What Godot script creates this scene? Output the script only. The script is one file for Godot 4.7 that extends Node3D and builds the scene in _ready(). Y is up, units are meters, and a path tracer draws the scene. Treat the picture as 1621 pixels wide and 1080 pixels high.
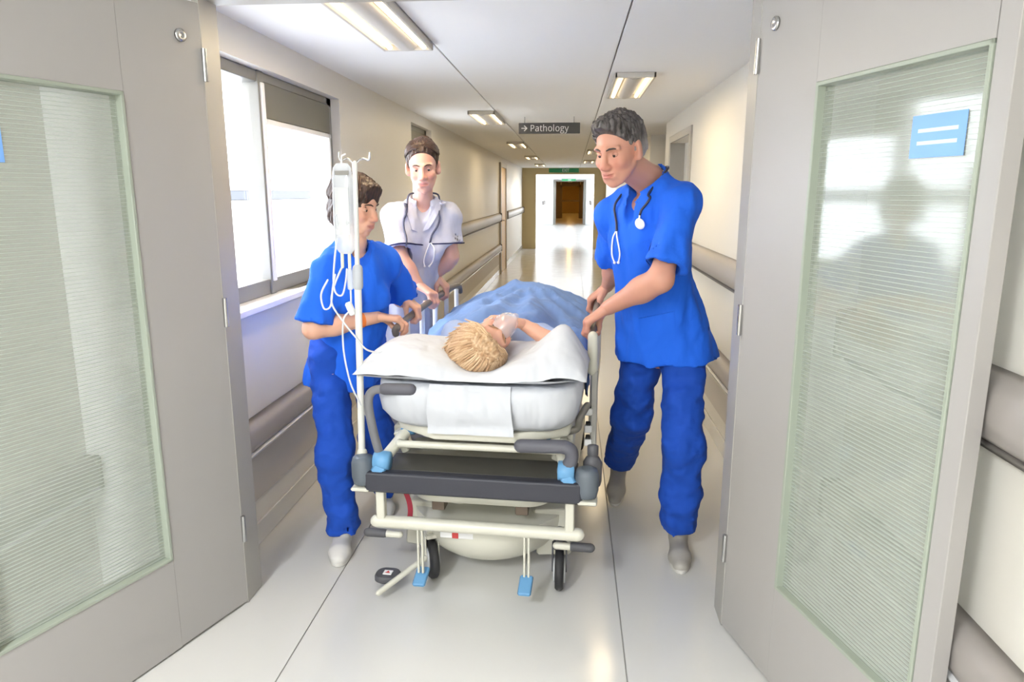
extends Node3D
# A hospital corridor: a patient on a wheeled trolley is rushed through an open double door.
# x right, y up, the corridor runs along -z, metres. Camera stands at (0, 1.5, 0).

const CEIL := 2.17
const XL := -1.34
const XR := 0.91

# ------------------------------------------------------------------ mesh helpers
class Geo:
	var v := PackedVector3Array()
	var n := PackedVector3Array()
	var c := PackedColorArray()
	var uv := PackedVector2Array()
	var t := PackedInt32Array()
	func vert(p: Vector3, nn := Vector3.UP, col := Color.WHITE, u := Vector2.ZERO) -> int:
		v.append(p); n.append(nn); c.append(col); uv.append(u)
		return v.size() - 1
	func tri(a: int, b: int, d: int) -> void:      # counter-clockwise seen from outside
		t.append(a); t.append(d); t.append(b)
	func quad(a: int, b: int, d: int, e: int) -> void:
		tri(a, b, d); tri(a, d, e)
	func smooth(from_t := 0) -> void:
		var acc := {}
		for i in range(from_t, t.size(), 3):
			var a := t[i]; var b := t[i + 2]; var d := t[i + 1]
			var fn := (v[b] - v[a]).cross(v[d] - v[a])
			for q in [a, b, d]:
				acc[q] = acc.get(q, Vector3.ZERO) + fn
		for q in acc:
			n[q] = (acc[q] as Vector3).normalized()
	func flat(pts: Array, outward: Vector3, col := Color.WHITE) -> void:   # convex polygon, one flat face
		var nn: Vector3 = ((pts[1] - pts[0]) as Vector3).cross(pts[2] - pts[0]).normalized()
		var p := pts.duplicate()
		if nn.dot(outward) < 0.0:
			p.reverse(); nn = -nn
		var f := v.size()
		for q in p:
			vert(q, nn, col)
		for i in range(1, p.size() - 1):
			tri(f, f + i, f + i + 1)
	func box(at: Vector3, size: Vector3, bev := 0.0, basis := Basis(), col := Color.WHITE) -> void:
		var h := size * 0.5
		var b: float = minf(bev, 0.49 * minf(size.x, minf(size.y, size.z)))
		var ids := {}
		for sx in [-1, 1]:
			for sy in [-1, 1]:
				for sz in [-1, 1]:
					for ax in 3:
						var s := Vector3(sx, sy, sz)
						var p := Vector3(h.x - (0.0 if ax == 0 else b), h.y - (0.0 if ax == 1 else b), h.z - (0.0 if ax == 2 else b)) * s
						var nn := Vector3.ZERO
						nn[ax] = s[ax]
						ids[[sx, sy, sz, ax]] = vert(at + basis * p, basis * nn, col, Vector2(p.x + p.z, p.y))
		var put := func(q: Array, out: Vector3):
			var fn := (v[q[1]] - v[q[0]]).cross(v[q[2]] - v[q[0]])
			if fn.dot(basis * out) < 0.0:
				q.reverse()
			for i in range(1, q.size() - 1):
				tri(q[0], q[i], q[i + 1])
		for ax in 3:
			var o1 := (ax + 1) % 3
			var o2 := (ax + 2) % 3
			for s in [-1, 1]:
				var q := []
				for w in [[-1, -1], [1, -1], [1, 1], [-1, 1]]:
					var k := [0, 0, 0, ax]
					k[ax] = s; k[o1] = w[0]; k[o2] = w[1]
					q.append(ids[k])
				var out := Vector3.ZERO
				out[ax] = s
				put.call(q, out)
			if b > 0.0:
				for s1 in [-1, 1]:
					for s2 in [-1, 1]:
						var k1 := [0, 0, 0, o1]; k1[o1] = s1; k1[o2] = s2; k1[ax] = -1
						var k2 := k1.duplicate(); k2[ax] = 1
						var k3 := k2.duplicate(); k3[3] = o2
						var k4 := k1.duplicate(); k4[3] = o2
						var out2 := Vector3.ZERO
						out2[o1] = s1; out2[o2] = s2
						put.call([ids[k1], ids[k2], ids[k3], ids[k4]], out2)
		if b > 0.0:
			for sx in [-1, 1]:
				for sy in [-1, 1]:
					for sz in [-1, 1]:
						put.call([ids[[sx, sy, sz, 0]], ids[[sx, sy, sz, 1]], ids[[sx, sy, sz, 2]]], Vector3(sx, sy, sz))
	func slab(x0: float, x1: float, y0: float, y1: float, z0: float, z1: float, bev := 0.0) -> void:
		box(Vector3(x0 + x1, y0 + y1, z0 + z1) * 0.5, Vector3(absf(x1 - x0), absf(y1 - y0), absf(z1 - z0)), bev)
	func loft(rings: Array, cap0 := true, cap1 := true, col := Color.WHITE) -> void:
		var f := v.size()
		var ft := t.size()
		var m: int = rings[0].size()
		for r in rings:
			for p in r:
				vert(p, Vector3.UP, col)
		var cen := Vector3.ZERO
		for p in rings[0]:
			cen += p
		cen /= m
		var area := Vector3.ZERO
		for i in m:
			area += (rings[0][i] - cen).cross(rings[0][(i + 1) % m] - cen)
		var c1 := Vector3.ZERO
		for p in rings[-1]:
			c1 += p
		c1 /= m
		var fl: bool = area.dot(c1 - cen) < 0.0
		for j in rings.size() - 1:
			for i in m:
				var a := f + j * m + i
				var b := f + j * m + (i + 1) % m
				if fl: quad(a, a + m, b + m, b)
				else: quad(a, b, b + m, a + m)
		smooth(ft)
		for e in 2:
			if not [cap0, cap1][e]: continue
			var ring: Array = Array(rings[0] if e == 0 else rings[-1])
			var ce := cen if e == 0 else c1
			var out := (cen - c1) if e == 0 else (c1 - cen)
			if out.length() < 1e-7: out = area
			out = out.normalized()
			var g := v.size()
			vert(ce, out, col)
			for p in ring: vert(p, out, col)
			for i in m:
				var a := g + 1 + i
				var b := g + 1 + (i + 1) % m
				if ((v[a] - ce).cross(v[b] - ce)).dot(out) > 0.0: tri(g, a, b)
				else: tri(g, b, a)
	func tube(pts: Array, rad, seg := 10, round_ends := false, col := Color.WHITE) -> void:
		var rings := []
		var p: Array = pts.duplicate()
		var r := []
		for i in p.size():
			r.append(rad[i] if rad is Array else rad)
		if round_ends:
			var d0: Vector3 = (p[0] - p[1]).normalized()
			var d1: Vector3 = (p[-1] - p[-2]).normalized()
			var r0: float = r[0]; var r1: float = r[-1]; var s0: Vector3 = p[0]; var s1: Vector3 = p[-1]
			for k in [0.5, 0.86, 1.0]:
				p.push_front(s0 + d0 * r0 * k); r.push_front(r0 * sqrt(maxf(1.0 - k * k, 0.004)))
				p.push_back(s1 + d1 * r1 * k); r.push_back(r1 * sqrt(maxf(1.0 - k * k, 0.004)))
		var last := Vector3.ZERO
		var up := Vector3.ZERO
		for i in p.size():
			var d: Vector3 = (p[mini(i + 1, p.size() - 1)] - p[maxi(i - 1, 0)])
			d = d.normalized() if d.length() > 1e-9 else last
			if i == 0:
				up = d.cross(Vector3(0.3, 0.9, 0.2)).normalized()
				if up.length() < 0.5: up = d.cross(Vector3.RIGHT).normalized()
			up = (up - d * up.dot(d)).normalized()
			last = d
			var w := d.cross(up)
			var ring := PackedVector3Array()
			for k in seg:
				var a := TAU * k / seg
				ring.append(p[i] + (up * cos(a) + w * sin(a)) * r[i])
			rings.append(ring)
		loft(rings, true, true, col)
	func lathe(prof: Array, at: Vector3, basis := Basis(), seg := 20, col := Color.WHITE) -> void:   # prof: [radius, height]
		var rings := []
		for q in prof:
			var ring := PackedVector3Array()
			for k in seg:
				var a := TAU * k / seg
				ring.append(at + basis * Vector3(cos(a) * q[0], q[1], sin(a) * q[0]))
			rings.append(ring)
		loft(rings, true, true, col)
	func sheet(nu: int, nv: int, f: Callable, thick := 0.0, col := Color.WHITE) -> void:   # cloth: a grid of points, with thickness to its underside
		var fv := v.size()
		var ft := t.size()
		for j in nv + 1:
			for i in nu + 1:
				vert(f.call(float(i) / nu, float(j) / nv), Vector3.UP, col, Vector2(float(i) / nu, float(j) / nv))
		for j in nv:
			for i in nu:
				var a := fv + j * (nu + 1) + i
				quad(a, a + 1, a + nu + 2, a + nu + 1)
		smooth(ft)
		if thick <= 0.0: return
		var k := (nu + 1) * (nv + 1)
		for i in k:
			vert(v[fv + i] - n[fv + i] * thick, -n[fv + i], col, uv[fv + i])
		for j in nv:
			for i in nu:
				var a := fv + k + j * (nu + 1) + i
				quad(a, a + nu + 1, a + nu + 2, a + 1)
		var rim := []
		for i in nu: rim.append(i)
		for j in nv: rim.append(j * (nu + 1) + nu)
		for i in nu: rim.append(nv * (nu + 1) + nu - i)
		for j in nv: rim.append((nv - j) * (nu + 1))
		for q in rim.size():
			var a: int = fv + rim[q]
			var b: int = fv + rim[(q + 1) % rim.size()]
			quad(b, a, a + k, b + k)
	func merge(o: Geo, x: Transform3D) -> void:
		var f := v.size()
		for i in o.v.size():
			vert(x * o.v[i], (x.basis * o.n[i]).normalized(), o.c[i], o.uv[i])
		for i in o.t: t.append(f + i)
	func mesh(off := Vector3.ZERO) -> ArrayMesh:
		var a := []
		a.resize(Mesh.ARRAY_MAX)
		var vv := v
		if off != Vector3.ZERO:
			vv = PackedVector3Array()
			vv.resize(v.size())
			for i in v.size(): vv[i] = v[i] - off
		a[Mesh.ARRAY_VERTEX] = vv; a[Mesh.ARRAY_NORMAL] = n; a[Mesh.ARRAY_COLOR] = c; a[Mesh.ARRAY_TEX_UV] = uv; a[Mesh.ARRAY_INDEX] = t
		var m := ArrayMesh.new()
		m.add_surface_from_arrays(Mesh.PRIMITIVE_TRIANGLES, a)
		return m

# A distance field on a grid; capsules and ellipsoids joined by a smooth minimum, meshed as surface nets.
class Fld:
	var o: Vector3
	var h: float
	var k: float
	var nx: int
	var ny: int
	var nz: int
	var s := PackedFloat32Array()
	func _init(lo: Vector3, hi: Vector3, cell: float, soft: float) -> void:
		o = lo; h = cell; k = soft
		nx = int(ceil((hi.x - lo.x) / h)) + 1
		ny = int(ceil((hi.y - lo.y) / h)) + 1
		nz = int(ceil((hi.z - lo.z) / h)) + 1
		s.resize(nx * ny * nz)
	func _range(lo: Vector3, hi: Vector3) -> Array:
		return [maxi(0, int((lo.x - o.x) / h)), mini(nx - 1, int((hi.x - o.x) / h) + 1), maxi(0, int((lo.y - o.y) / h)), mini(ny - 1, int((hi.y - o.y) / h) + 1), maxi(0, int((lo.z - o.z) / h)), mini(nz - 1, int((hi.z - o.z) / h) + 1)]
	func cap(a: Vector3, b: Vector3, ra: float, rb: float, sq := Vector3.ZERO, sf := 1.0, cp := Vector3.ZERO, cn := Vector3.ZERO) -> void:
		var big := maxf(ra, rb) + 4.0 * k + h
		var e := Vector3(big, big, big)
		var r := _range(Vector3(minf(a.x, b.x), minf(a.y, b.y), minf(a.z, b.z)) - e, Vector3(maxf(a.x, b.x), maxf(a.y, b.y), maxf(a.z, b.z)) + e)
		var x0: int = r[0]; var x1: int = r[1]; var y0: int = r[2]; var y1: int = r[3]; var z0: int = r[4]; var z1: int = r[5]
		var use_sq := sf != 1.0
		var use_cut := cn != Vector3.ZERO
		var q := 1.0 / sf - 1.0
		var ab := b - a
		if use_sq: ab += sq * (ab.dot(sq) * q)
		var inv := 1.0 / maxf(ab.length_squared(), 1e-9)
		var ik := -1.0 / k
		var dr := rb - ra
		for z in range(z0, z1 + 1):
			for y in range(y0, y1 + 1):
				var i := (z * ny + y) * nx + x0
				for x in range(x0, x1 + 1):
					var w := o + Vector3(x, y, z) * h
					var p := w - a
					if use_sq: p += sq * (p.dot(sq) * q)
					var t := clampf(p.dot(ab) * inv, 0.0, 1.0)
					var d := (p - ab * t).length() - ra - dr * t
					if use_cut: d = maxf(d, (w - cp).dot(cn))
					if d < big: s[i] += exp(d * ik)
					i += 1
	func ell(c: Vector3, r: Vector3, bs := Basis()) -> void:
		var m := maxf(r.x, maxf(r.y, r.z)) + 4.0 * k + h
		var rg := _range(c - Vector3(m, m, m), c + Vector3(m, m, m))
		var x0: int = rg[0]; var x1: int = rg[1]; var y0: int = rg[2]; var y1: int = rg[3]; var z0: int = rg[4]; var z1: int = rg[5]
		var tb := bs.transposed()
		var ir := Vector3.ONE / r
		var ik := -1.0 / k
		var mr := minf(r.x, minf(r.y, r.z))
		for z in range(z0, z1 + 1):
			for y in range(y0, y1 + 1):
				var i := (z * ny + y) * nx + x0
				for x in range(x0, x1 + 1):
					var p := (tb * (o + Vector3(x, y, z) * h - c)) * ir
					var k0 := p.length()
					var k1 := (p * ir).length()
					var d := -mr if k1 < 1e-6 else maxf(k0 * (k0 - 1.0) / k1, -mr)
					if d < m: s[i] += exp(d * ik)
					i += 1
	func done() -> void:
		for i in s.size():
			s[i] = -k * log(s[i]) if s[i] > 1e-30 else 1.0
	func carve(a: Vector3, b: Vector3, ra: float, rb: float) -> void:
		var big := maxf(ra, rb) + 2.0 * h
		var e := Vector3(big, big, big)
		var r := _range(Vector3(minf(a.x, b.x), minf(a.y, b.y), minf(a.z, b.z)) - e, Vector3(maxf(a.x, b.x), maxf(a.y, b.y), maxf(a.z, b.z)) + e)
		var ab := b - a
		var inv := 1.0 / maxf(ab.length_squared(), 1e-9)
		for z in range(r[4], r[5] + 1):
			for y in range(r[2], r[3] + 1):
				var i: int = (z * ny + y) * nx + int(r[0])
				for x in range(r[0], r[1] + 1):
					var p := o + Vector3(x, y, z) * h - a
					var t := clampf(p.dot(ab) * inv, 0.0, 1.0)
					s[i] = maxf(s[i], ra + (rb - ra) * t - (p - ab * t).length())
					i += 1
	func cut(p0: Vector3, nn: Vector3) -> void:
		for z in nz:
			for y in ny:
				var i := (z * ny + y) * nx
				for x in nx:
					s[i] = maxf(s[i], (o + Vector3(x, y, z) * h - p0).dot(nn))
					i += 1
	func dent(c: Vector3, amp: float, sig: float) -> void:
		var m := sig * 2.6
		var r := _range(c - Vector3(m, m, m), c + Vector3(m, m, m))
		for z in range(r[4], r[5] + 1):
			for y in range(r[2], r[3] + 1):
				for x in range(r[0], r[1] + 1):
					var i := (z * ny + y) * nx + x
					s[i] += amp * exp(-(o + Vector3(x, y, z) * h - c).length_squared() / (sig * sig))
	func rough(nz_: FastNoiseLite, amp: float, sc: Vector3, near := 0.04) -> void:
		for z in nz:
			for y in ny:
				var i := (z * ny + y) * nx
				for x in nx:
					if absf(s[i]) < near:
						var p := (o + Vector3(x, y, z) * h) * sc
						s[i] += amp * nz_.get_noise_3d(p.x, p.y, p.z)
					i += 1
	func at(p: Vector3) -> float:
		var q := (p - o) / h
		var x := int(floor(q.x)); var y := int(floor(q.y)); var z := int(floor(q.z))
		if x < 0 or y < 0 or z < 0 or x >= nx - 1 or y >= ny - 1 or z >= nz - 1: return 1.0
		var f := q - Vector3(x, y, z)
		var i := (z * ny + y) * nx + x
		var sy := nx
		var sz := nx * ny
		return lerpf(lerpf(lerpf(s[i], s[i + 1], f.x), lerpf(s[i + sy], s[i + sy + 1], f.x), f.y), lerpf(lerpf(s[i + sz], s[i + sz + 1], f.x), lerpf(s[i + sz + sy], s[i + sz + sy + 1], f.x), f.y), f.z)
	func hit(p: Vector3, dir: Vector3, far := 0.5) -> Vector3:   # first point of the surface met from p along dir
		var t := 0.0
		while t < far:
			var d := at(p + dir * t)
			if d < 0.001: return p + dir * t
			t += clampf(d * 0.6, 0.002, 0.02)
		return p + dir * far * 0.5
	func mesh(g: Geo, col = null, xf := Transform3D()) -> void:
		var idx := PackedInt32Array()
		idx.resize(s.size())
		var sy := nx
		var sz := nx * ny
		var off := [0, 1, sy, sy + 1, sz, sz + 1, sz + sy, sz + sy + 1]
		var o1: int = off[1]; var o2: int = off[2]; var o3: int = off[3]; var o4: int = off[4]; var o5: int = off[5]; var o6: int = off[6]; var o7: int = off[7]
		var has: bool = col != null
		for z in nz - 1:
			for y in ny - 1:
				var i := (z * ny + y) * nx
				for x in nx - 1:
					var d0 := s[i]
					if absf(d0) < 3.0 * h:
						var d1 := s[i + o1]; var d2 := s[i + o2]; var d3 := s[i + o3]; var d4 := s[i + o4]; var d5 := s[i + o5]; var d6 := s[i + o6]; var d7 := s[i + o7]
						var b0 := d0 < 0.0; var b1 := d1 < 0.0; var b2 := d2 < 0.0; var b3 := d3 < 0.0; var b4 := d4 < 0.0; var b5 := d5 < 0.0; var b6 := d6 < 0.0; var b7 := d7 < 0.0
						if not (b0 == b1 and b0 == b2 and b0 == b3 and b0 == b4 and b0 == b5 and b0 == b6 and b0 == b7):
							var p := Vector3.ZERO
							var m := 0
							if b0 != b1: p += Vector3(d0 / (d0 - d1), 0, 0); m += 1
							if b2 != b3: p += Vector3(d2 / (d2 - d3), 1, 0); m += 1
							if b4 != b5: p += Vector3(d4 / (d4 - d5), 0, 1); m += 1
							if b6 != b7: p += Vector3(d6 / (d6 - d7), 1, 1); m += 1
							if b0 != b2: p += Vector3(0, d0 / (d0 - d2), 0); m += 1
							if b1 != b3: p += Vector3(1, d1 / (d1 - d3), 0); m += 1
							if b4 != b6: p += Vector3(0, d4 / (d4 - d6), 1); m += 1
							if b5 != b7: p += Vector3(1, d5 / (d5 - d7), 1); m += 1
							if b0 != b4: p += Vector3(0, 0, d0 / (d0 - d4)); m += 1
							if b1 != b5: p += Vector3(1, 0, d1 / (d1 - d5)); m += 1
							if b2 != b6: p += Vector3(0, 1, d2 / (d2 - d6)); m += 1
							if b3 != b7: p += Vector3(1, 1, d3 / (d3 - d7)); m += 1
							p /= m
							var gr := Vector3(d1 + d3 + d5 + d7 - d0 - d2 - d4 - d6, d2 + d3 + d6 + d7 - d0 - d1 - d4 - d5, d4 + d5 + d6 + d7 - d0 - d1 - d2 - d3)
							var w := o + (Vector3(x, y, z) + p) * h
							var cc: Color = col.call(w) if has else Color.WHITE
							idx[i] = g.vert(xf * w, (xf.basis * gr).normalized(), cc) + 1
					i += 1
		for z in range(1, nz - 1):
			for y in range(1, ny - 1):
				for x in range(1, nx - 1):
					var i := (z * ny + y) * nx + x
					if idx[i] == 0 and idx[i - sy - sz] == 0 and idx[i - 1 - sz] == 0 and idx[i - 1 - sy] == 0: continue
					var ins := s[i] < 0.0
					if ins != (s[i + 1] < 0.0): _face(g, idx[i], idx[i - sy], idx[i - sy - sz], idx[i - sz], ins)
					if ins != (s[i + sy] < 0.0): _face(g, idx[i], idx[i - sz], idx[i - sz - 1], idx[i - 1], ins)
					if ins != (s[i + sz] < 0.0): _face(g, idx[i], idx[i - 1], idx[i - 1 - sy], idx[i - sy], ins)
	func _face(g: Geo, a: int, b: int, c: int, d: int, ins: bool) -> void:
		if a == 0 or b == 0 or c == 0 or d == 0: return
		if ins: g.quad(a - 1, b - 1, c - 1, d - 1)
		else: g.quad(d - 1, c - 1, b - 1, a - 1)

# ------------------------------------------------------------------ materials, objects
var mats := {}
var noise := FastNoiseLite.new()
var used := {}

func sc(r: int, g: int, b: int) -> Color:
	return Color(r / 255.0, g / 255.0, b / 255.0)

func lin(r: int, g: int, b: int) -> Color:
	return sc(r, g, b).srgb_to_linear()

func mat(called: String, col: Color, rough := 0.6, metal := 0.0) -> StandardMaterial3D:
	if not mats.has(called):
		var m := StandardMaterial3D.new()
		m.resource_name = called
		m.albedo_color = col
		m.roughness = rough
		m.metallic = metal
		mats[called] = m
	return mats[called]

func noise_tex(freq: float, seed_: int, size := 256, as_normal := false, lo := Color.BLACK, hi := Color.WHITE) -> NoiseTexture2D:
	var t := NoiseTexture2D.new()
	var f := FastNoiseLite.new()
	f.seed = seed_; f.frequency = freq; f.fractal_octaves = 3
	t.noise = f; t.width = size; t.height = size; t.seamless = true
	if as_normal: t.as_normal_map = true
	else:
		var gr := Gradient.new()
		gr.set_color(0, lo); gr.set_color(1, hi)
		t.color_ramp = gr
	return t

func cloth(called: String, col: Color, sheen := 0.3) -> StandardMaterial3D:
	var m := mat(called, col, 0.85)
	m.rim_enabled = true; m.rim = sheen; m.rim_tint = 0.6
	m.uv1_triplanar = true
	m.uv1_scale = Vector3(2.2, 1.0, 2.2)
	m.heightmap_enabled = true
	m.heightmap_texture = mats["tex_fold"]
	m.heightmap_scale = 1.4
	return m

func numbered(called: String) -> String:
	var k: int = used.get(called, 0)
	used[called] = k + 1
	return called if k == 0 else "%s_%03d" % [called, k]

func tag(o: Node3D, label: String, category: String, group := "", kind := "") -> Node3D:
	o.set_meta("label", label)
	o.set_meta("category", category)
	if group: o.set_meta("group", group)
	if kind: o.set_meta("kind", kind)
	return o

func thing(called: String, label: String, category: String, at := Vector3.ZERO, turn := 0.0, group := "") -> Node3D:
	var o := Node3D.new()
	o.name = numbered(called)
	add_child(o)
	o.position = at
	o.rotation.y = turn
	return tag(o, label, category, group)

func part(parent: Node3D, called: String, g: Geo, m: Material, world := false) -> MeshInstance3D:
	var o := MeshInstance3D.new()
	o.name = called
	o.mesh = g.mesh(parent.position if world else Vector3.ZERO)
	o.material_override = m
	parent.add_child(o, true)
	return o

func solo(called: String, g: Geo, m: Material, label: String, category: String, group := "", at := Vector3.ZERO, turn := 0.0) -> MeshInstance3D:
	var o := MeshInstance3D.new()
	o.name = numbered(called)
	o.mesh = g.mesh()
	o.material_override = m
	add_child(o)
	o.position = at
	o.rotation.y = turn
	tag(o, label, category, group)
	return o

func struct(called: String, g: Geo, m: Material, label: String, category: String) -> MeshInstance3D:
	var o := solo(called, g, m, label, category)
	o.set_meta("kind", "structure")
	return o

func bez(pts: Array, steps := 6) -> Array:       # Catmull-Rom through the points
	var out := []
	for i in pts.size() - 1:
		var a: Vector3 = pts[maxi(i - 1, 0)]; var b: Vector3 = pts[i]; var c: Vector3 = pts[i + 1]; var d: Vector3 = pts[mini(i + 2, pts.size() - 1)]
		for k in steps:
			out.append(b.cubic_interpolate(c, a, d, float(k) / steps))
	out.append(pts[-1])
	return out

func _ready() -> void:
	# --- camera
	var cam := Camera3D.new()
	cam.name = "camera"
	cam.position = Vector3(0, 1.5, 0)
	cam.rotation = Vector3(deg_to_rad(-11.80097), deg_to_rad(4.72144), 0)
	cam.fov = 51.4814
	cam.near = 0.05
	cam.far = 200.0
	add_child(cam)
	cam.current = true
	# --- sky: bright overcast, no sun
	var we := WorldEnvironment.new()
	we.name = "environment"
	var env := Environment.new()
	var sm := ProceduralSkyMaterial.new()
	sm.sky_top_color = Color(0.92, 0.95, 1.0)
	sm.sky_horizon_color = Color(1.0, 0.99, 0.98)
	sm.ground_bottom_color = Color(0.6, 0.6, 0.6)
	sm.ground_horizon_color = Color(0.8, 0.8, 0.8)
	sm.sky_energy_multiplier = 1.0
	var sky := Sky.new()
	sky.sky_material = sm
	env.background_mode = Environment.BG_SKY
	env.sky = sky
	env.background_energy_multiplier = 19.0
	env.tonemap_mode = Environment.TONE_MAPPER_LINEAR
	env.tonemap_exposure = 1.3
	env.sdfgi_enabled = true
	env.ssao_enabled = true
	env.ssil_enabled = true
	we.environment = env
	add_child(we)
	# --- ceiling lights (the fittings and their lamps): row over the left joint, row over the right joint, and two in the lobby behind the doors
	var lit := Color(1.0, 0.9, 0.72)
	var names := ["nearest", "second", "third", "fourth", "fifth"]
	for i in 5:
		ceiling_light(Vector3(-0.76, CEIL, -2.95 - 3.6 * i), lit, 0.8 if i < 2 else 0.6, "%s recessed ceiling light of the left row above the window wall" % names[i])
	for i in 4:
		ceiling_light(Vector3(0.35, CEIL, -4.72 - 3.6 * i), lit, 0.9 if i < 1 else 0.6, "%s recessed ceiling light of the right row along the corridor" % names[i])
	for i in 4:
		ceiling_light(Vector3(-0.1, CEIL, -37.5 - 5.0 * i), Color(1.0, 0.78, 0.42), 1.1, "%s warm ceiling light in the far corridor beyond the inner doorway" % names[i])
	ceiling_light(Vector3(-1.3, 2.6, 0.7), Color(0.97, 0.985, 1.0), 8.5, "recessed ceiling light in the lobby behind the left door")
	ceiling_light(Vector3(-0.9, 2.6, 2.4), Color(0.97, 0.985, 1.0), 8.5, "recessed ceiling light in the lobby farthest from the doors")

	noise.seed = 7
	noise.frequency = 1.0
	noise.fractal_octaves = 2
	mats["tex_fold"] = null
	var ft := noise_tex(0.012, 3, 256)
	mats["tex_fold"] = ft
	build_shell()
	build_doors()
	build_outside()
	build_fittings()
	build_trolley()
	build_bedding()
	build_people()

# ------------------------------------------------------------------ the lamps
func ceiling_light(at: Vector3, col: Color, energy: float, label: String) -> void:
	var t := thing("ceiling_light", label, "ceiling light", at, 0.0, "ceiling lights")
	var w := 0.115
	var l := 0.46
	var f := Geo.new()
	f.slab(-w, -w + 0.014, -0.03, 0.0, -l, l, 0.003)
	f.slab(w - 0.014, w, -0.03, 0.0, -l, l, 0.003)
	f.slab(-w, w, -0.03, 0.0, -l, -l + 0.02, 0.003)
	f.slab(-w, w, -0.03, 0.0, l - 0.02, l, 0.003)
	f.slab(-w + 0.012, w - 0.012, -0.004, 0.0, -l + 0.01, l - 0.01)
	part(t, "frame", f, mat("lamp_frame", sc(205, 200, 190), 0.5))
	var b := Geo.new()
	var rings := []
	for z in [-l + 0.03, l - 0.03]:
		var r := PackedVector3Array()
		for k in 13:
			var a := PI * k / 12.0
			r.append(Vector3(cos(a) * 0.05, -0.006 - sin(a) * 0.03, z))
		rings.append(r)
	b.loft(rings)
	part(t, "basket", b, mat("lamp_basket", sc(196, 192, 186), 0.5))
	var gm := mat("lamp_glow_%d" % int(col.b * 100), Color(1, 1, 1), 0.5)
	gm.emission_enabled = true
	gm.emission = col
	gm.emission_energy_multiplier = 2.2
	for s in [-1, 1]:
		var g := Geo.new()
		g.tube([Vector3(s * 0.078, -0.018, -l + 0.03), Vector3(s * 0.078, -0.018, l - 0.03)], 0.012, 8)
		part(t, "tube_lamp", g, gm)
	var a := AreaLight3D.new()
	a.name = "lamp"
	a.area_size = Vector2(0.2, 0.86)
	a.light_color = col
	a.light_energy = energy
	a.area_range = 60.0
	a.area_attenuation = 2.0
	a.shadow_enabled = true
	a.position = Vector3(0, -0.05, 0)
	a.rotation.x = -PI / 2
	t.add_child(a)

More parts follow.
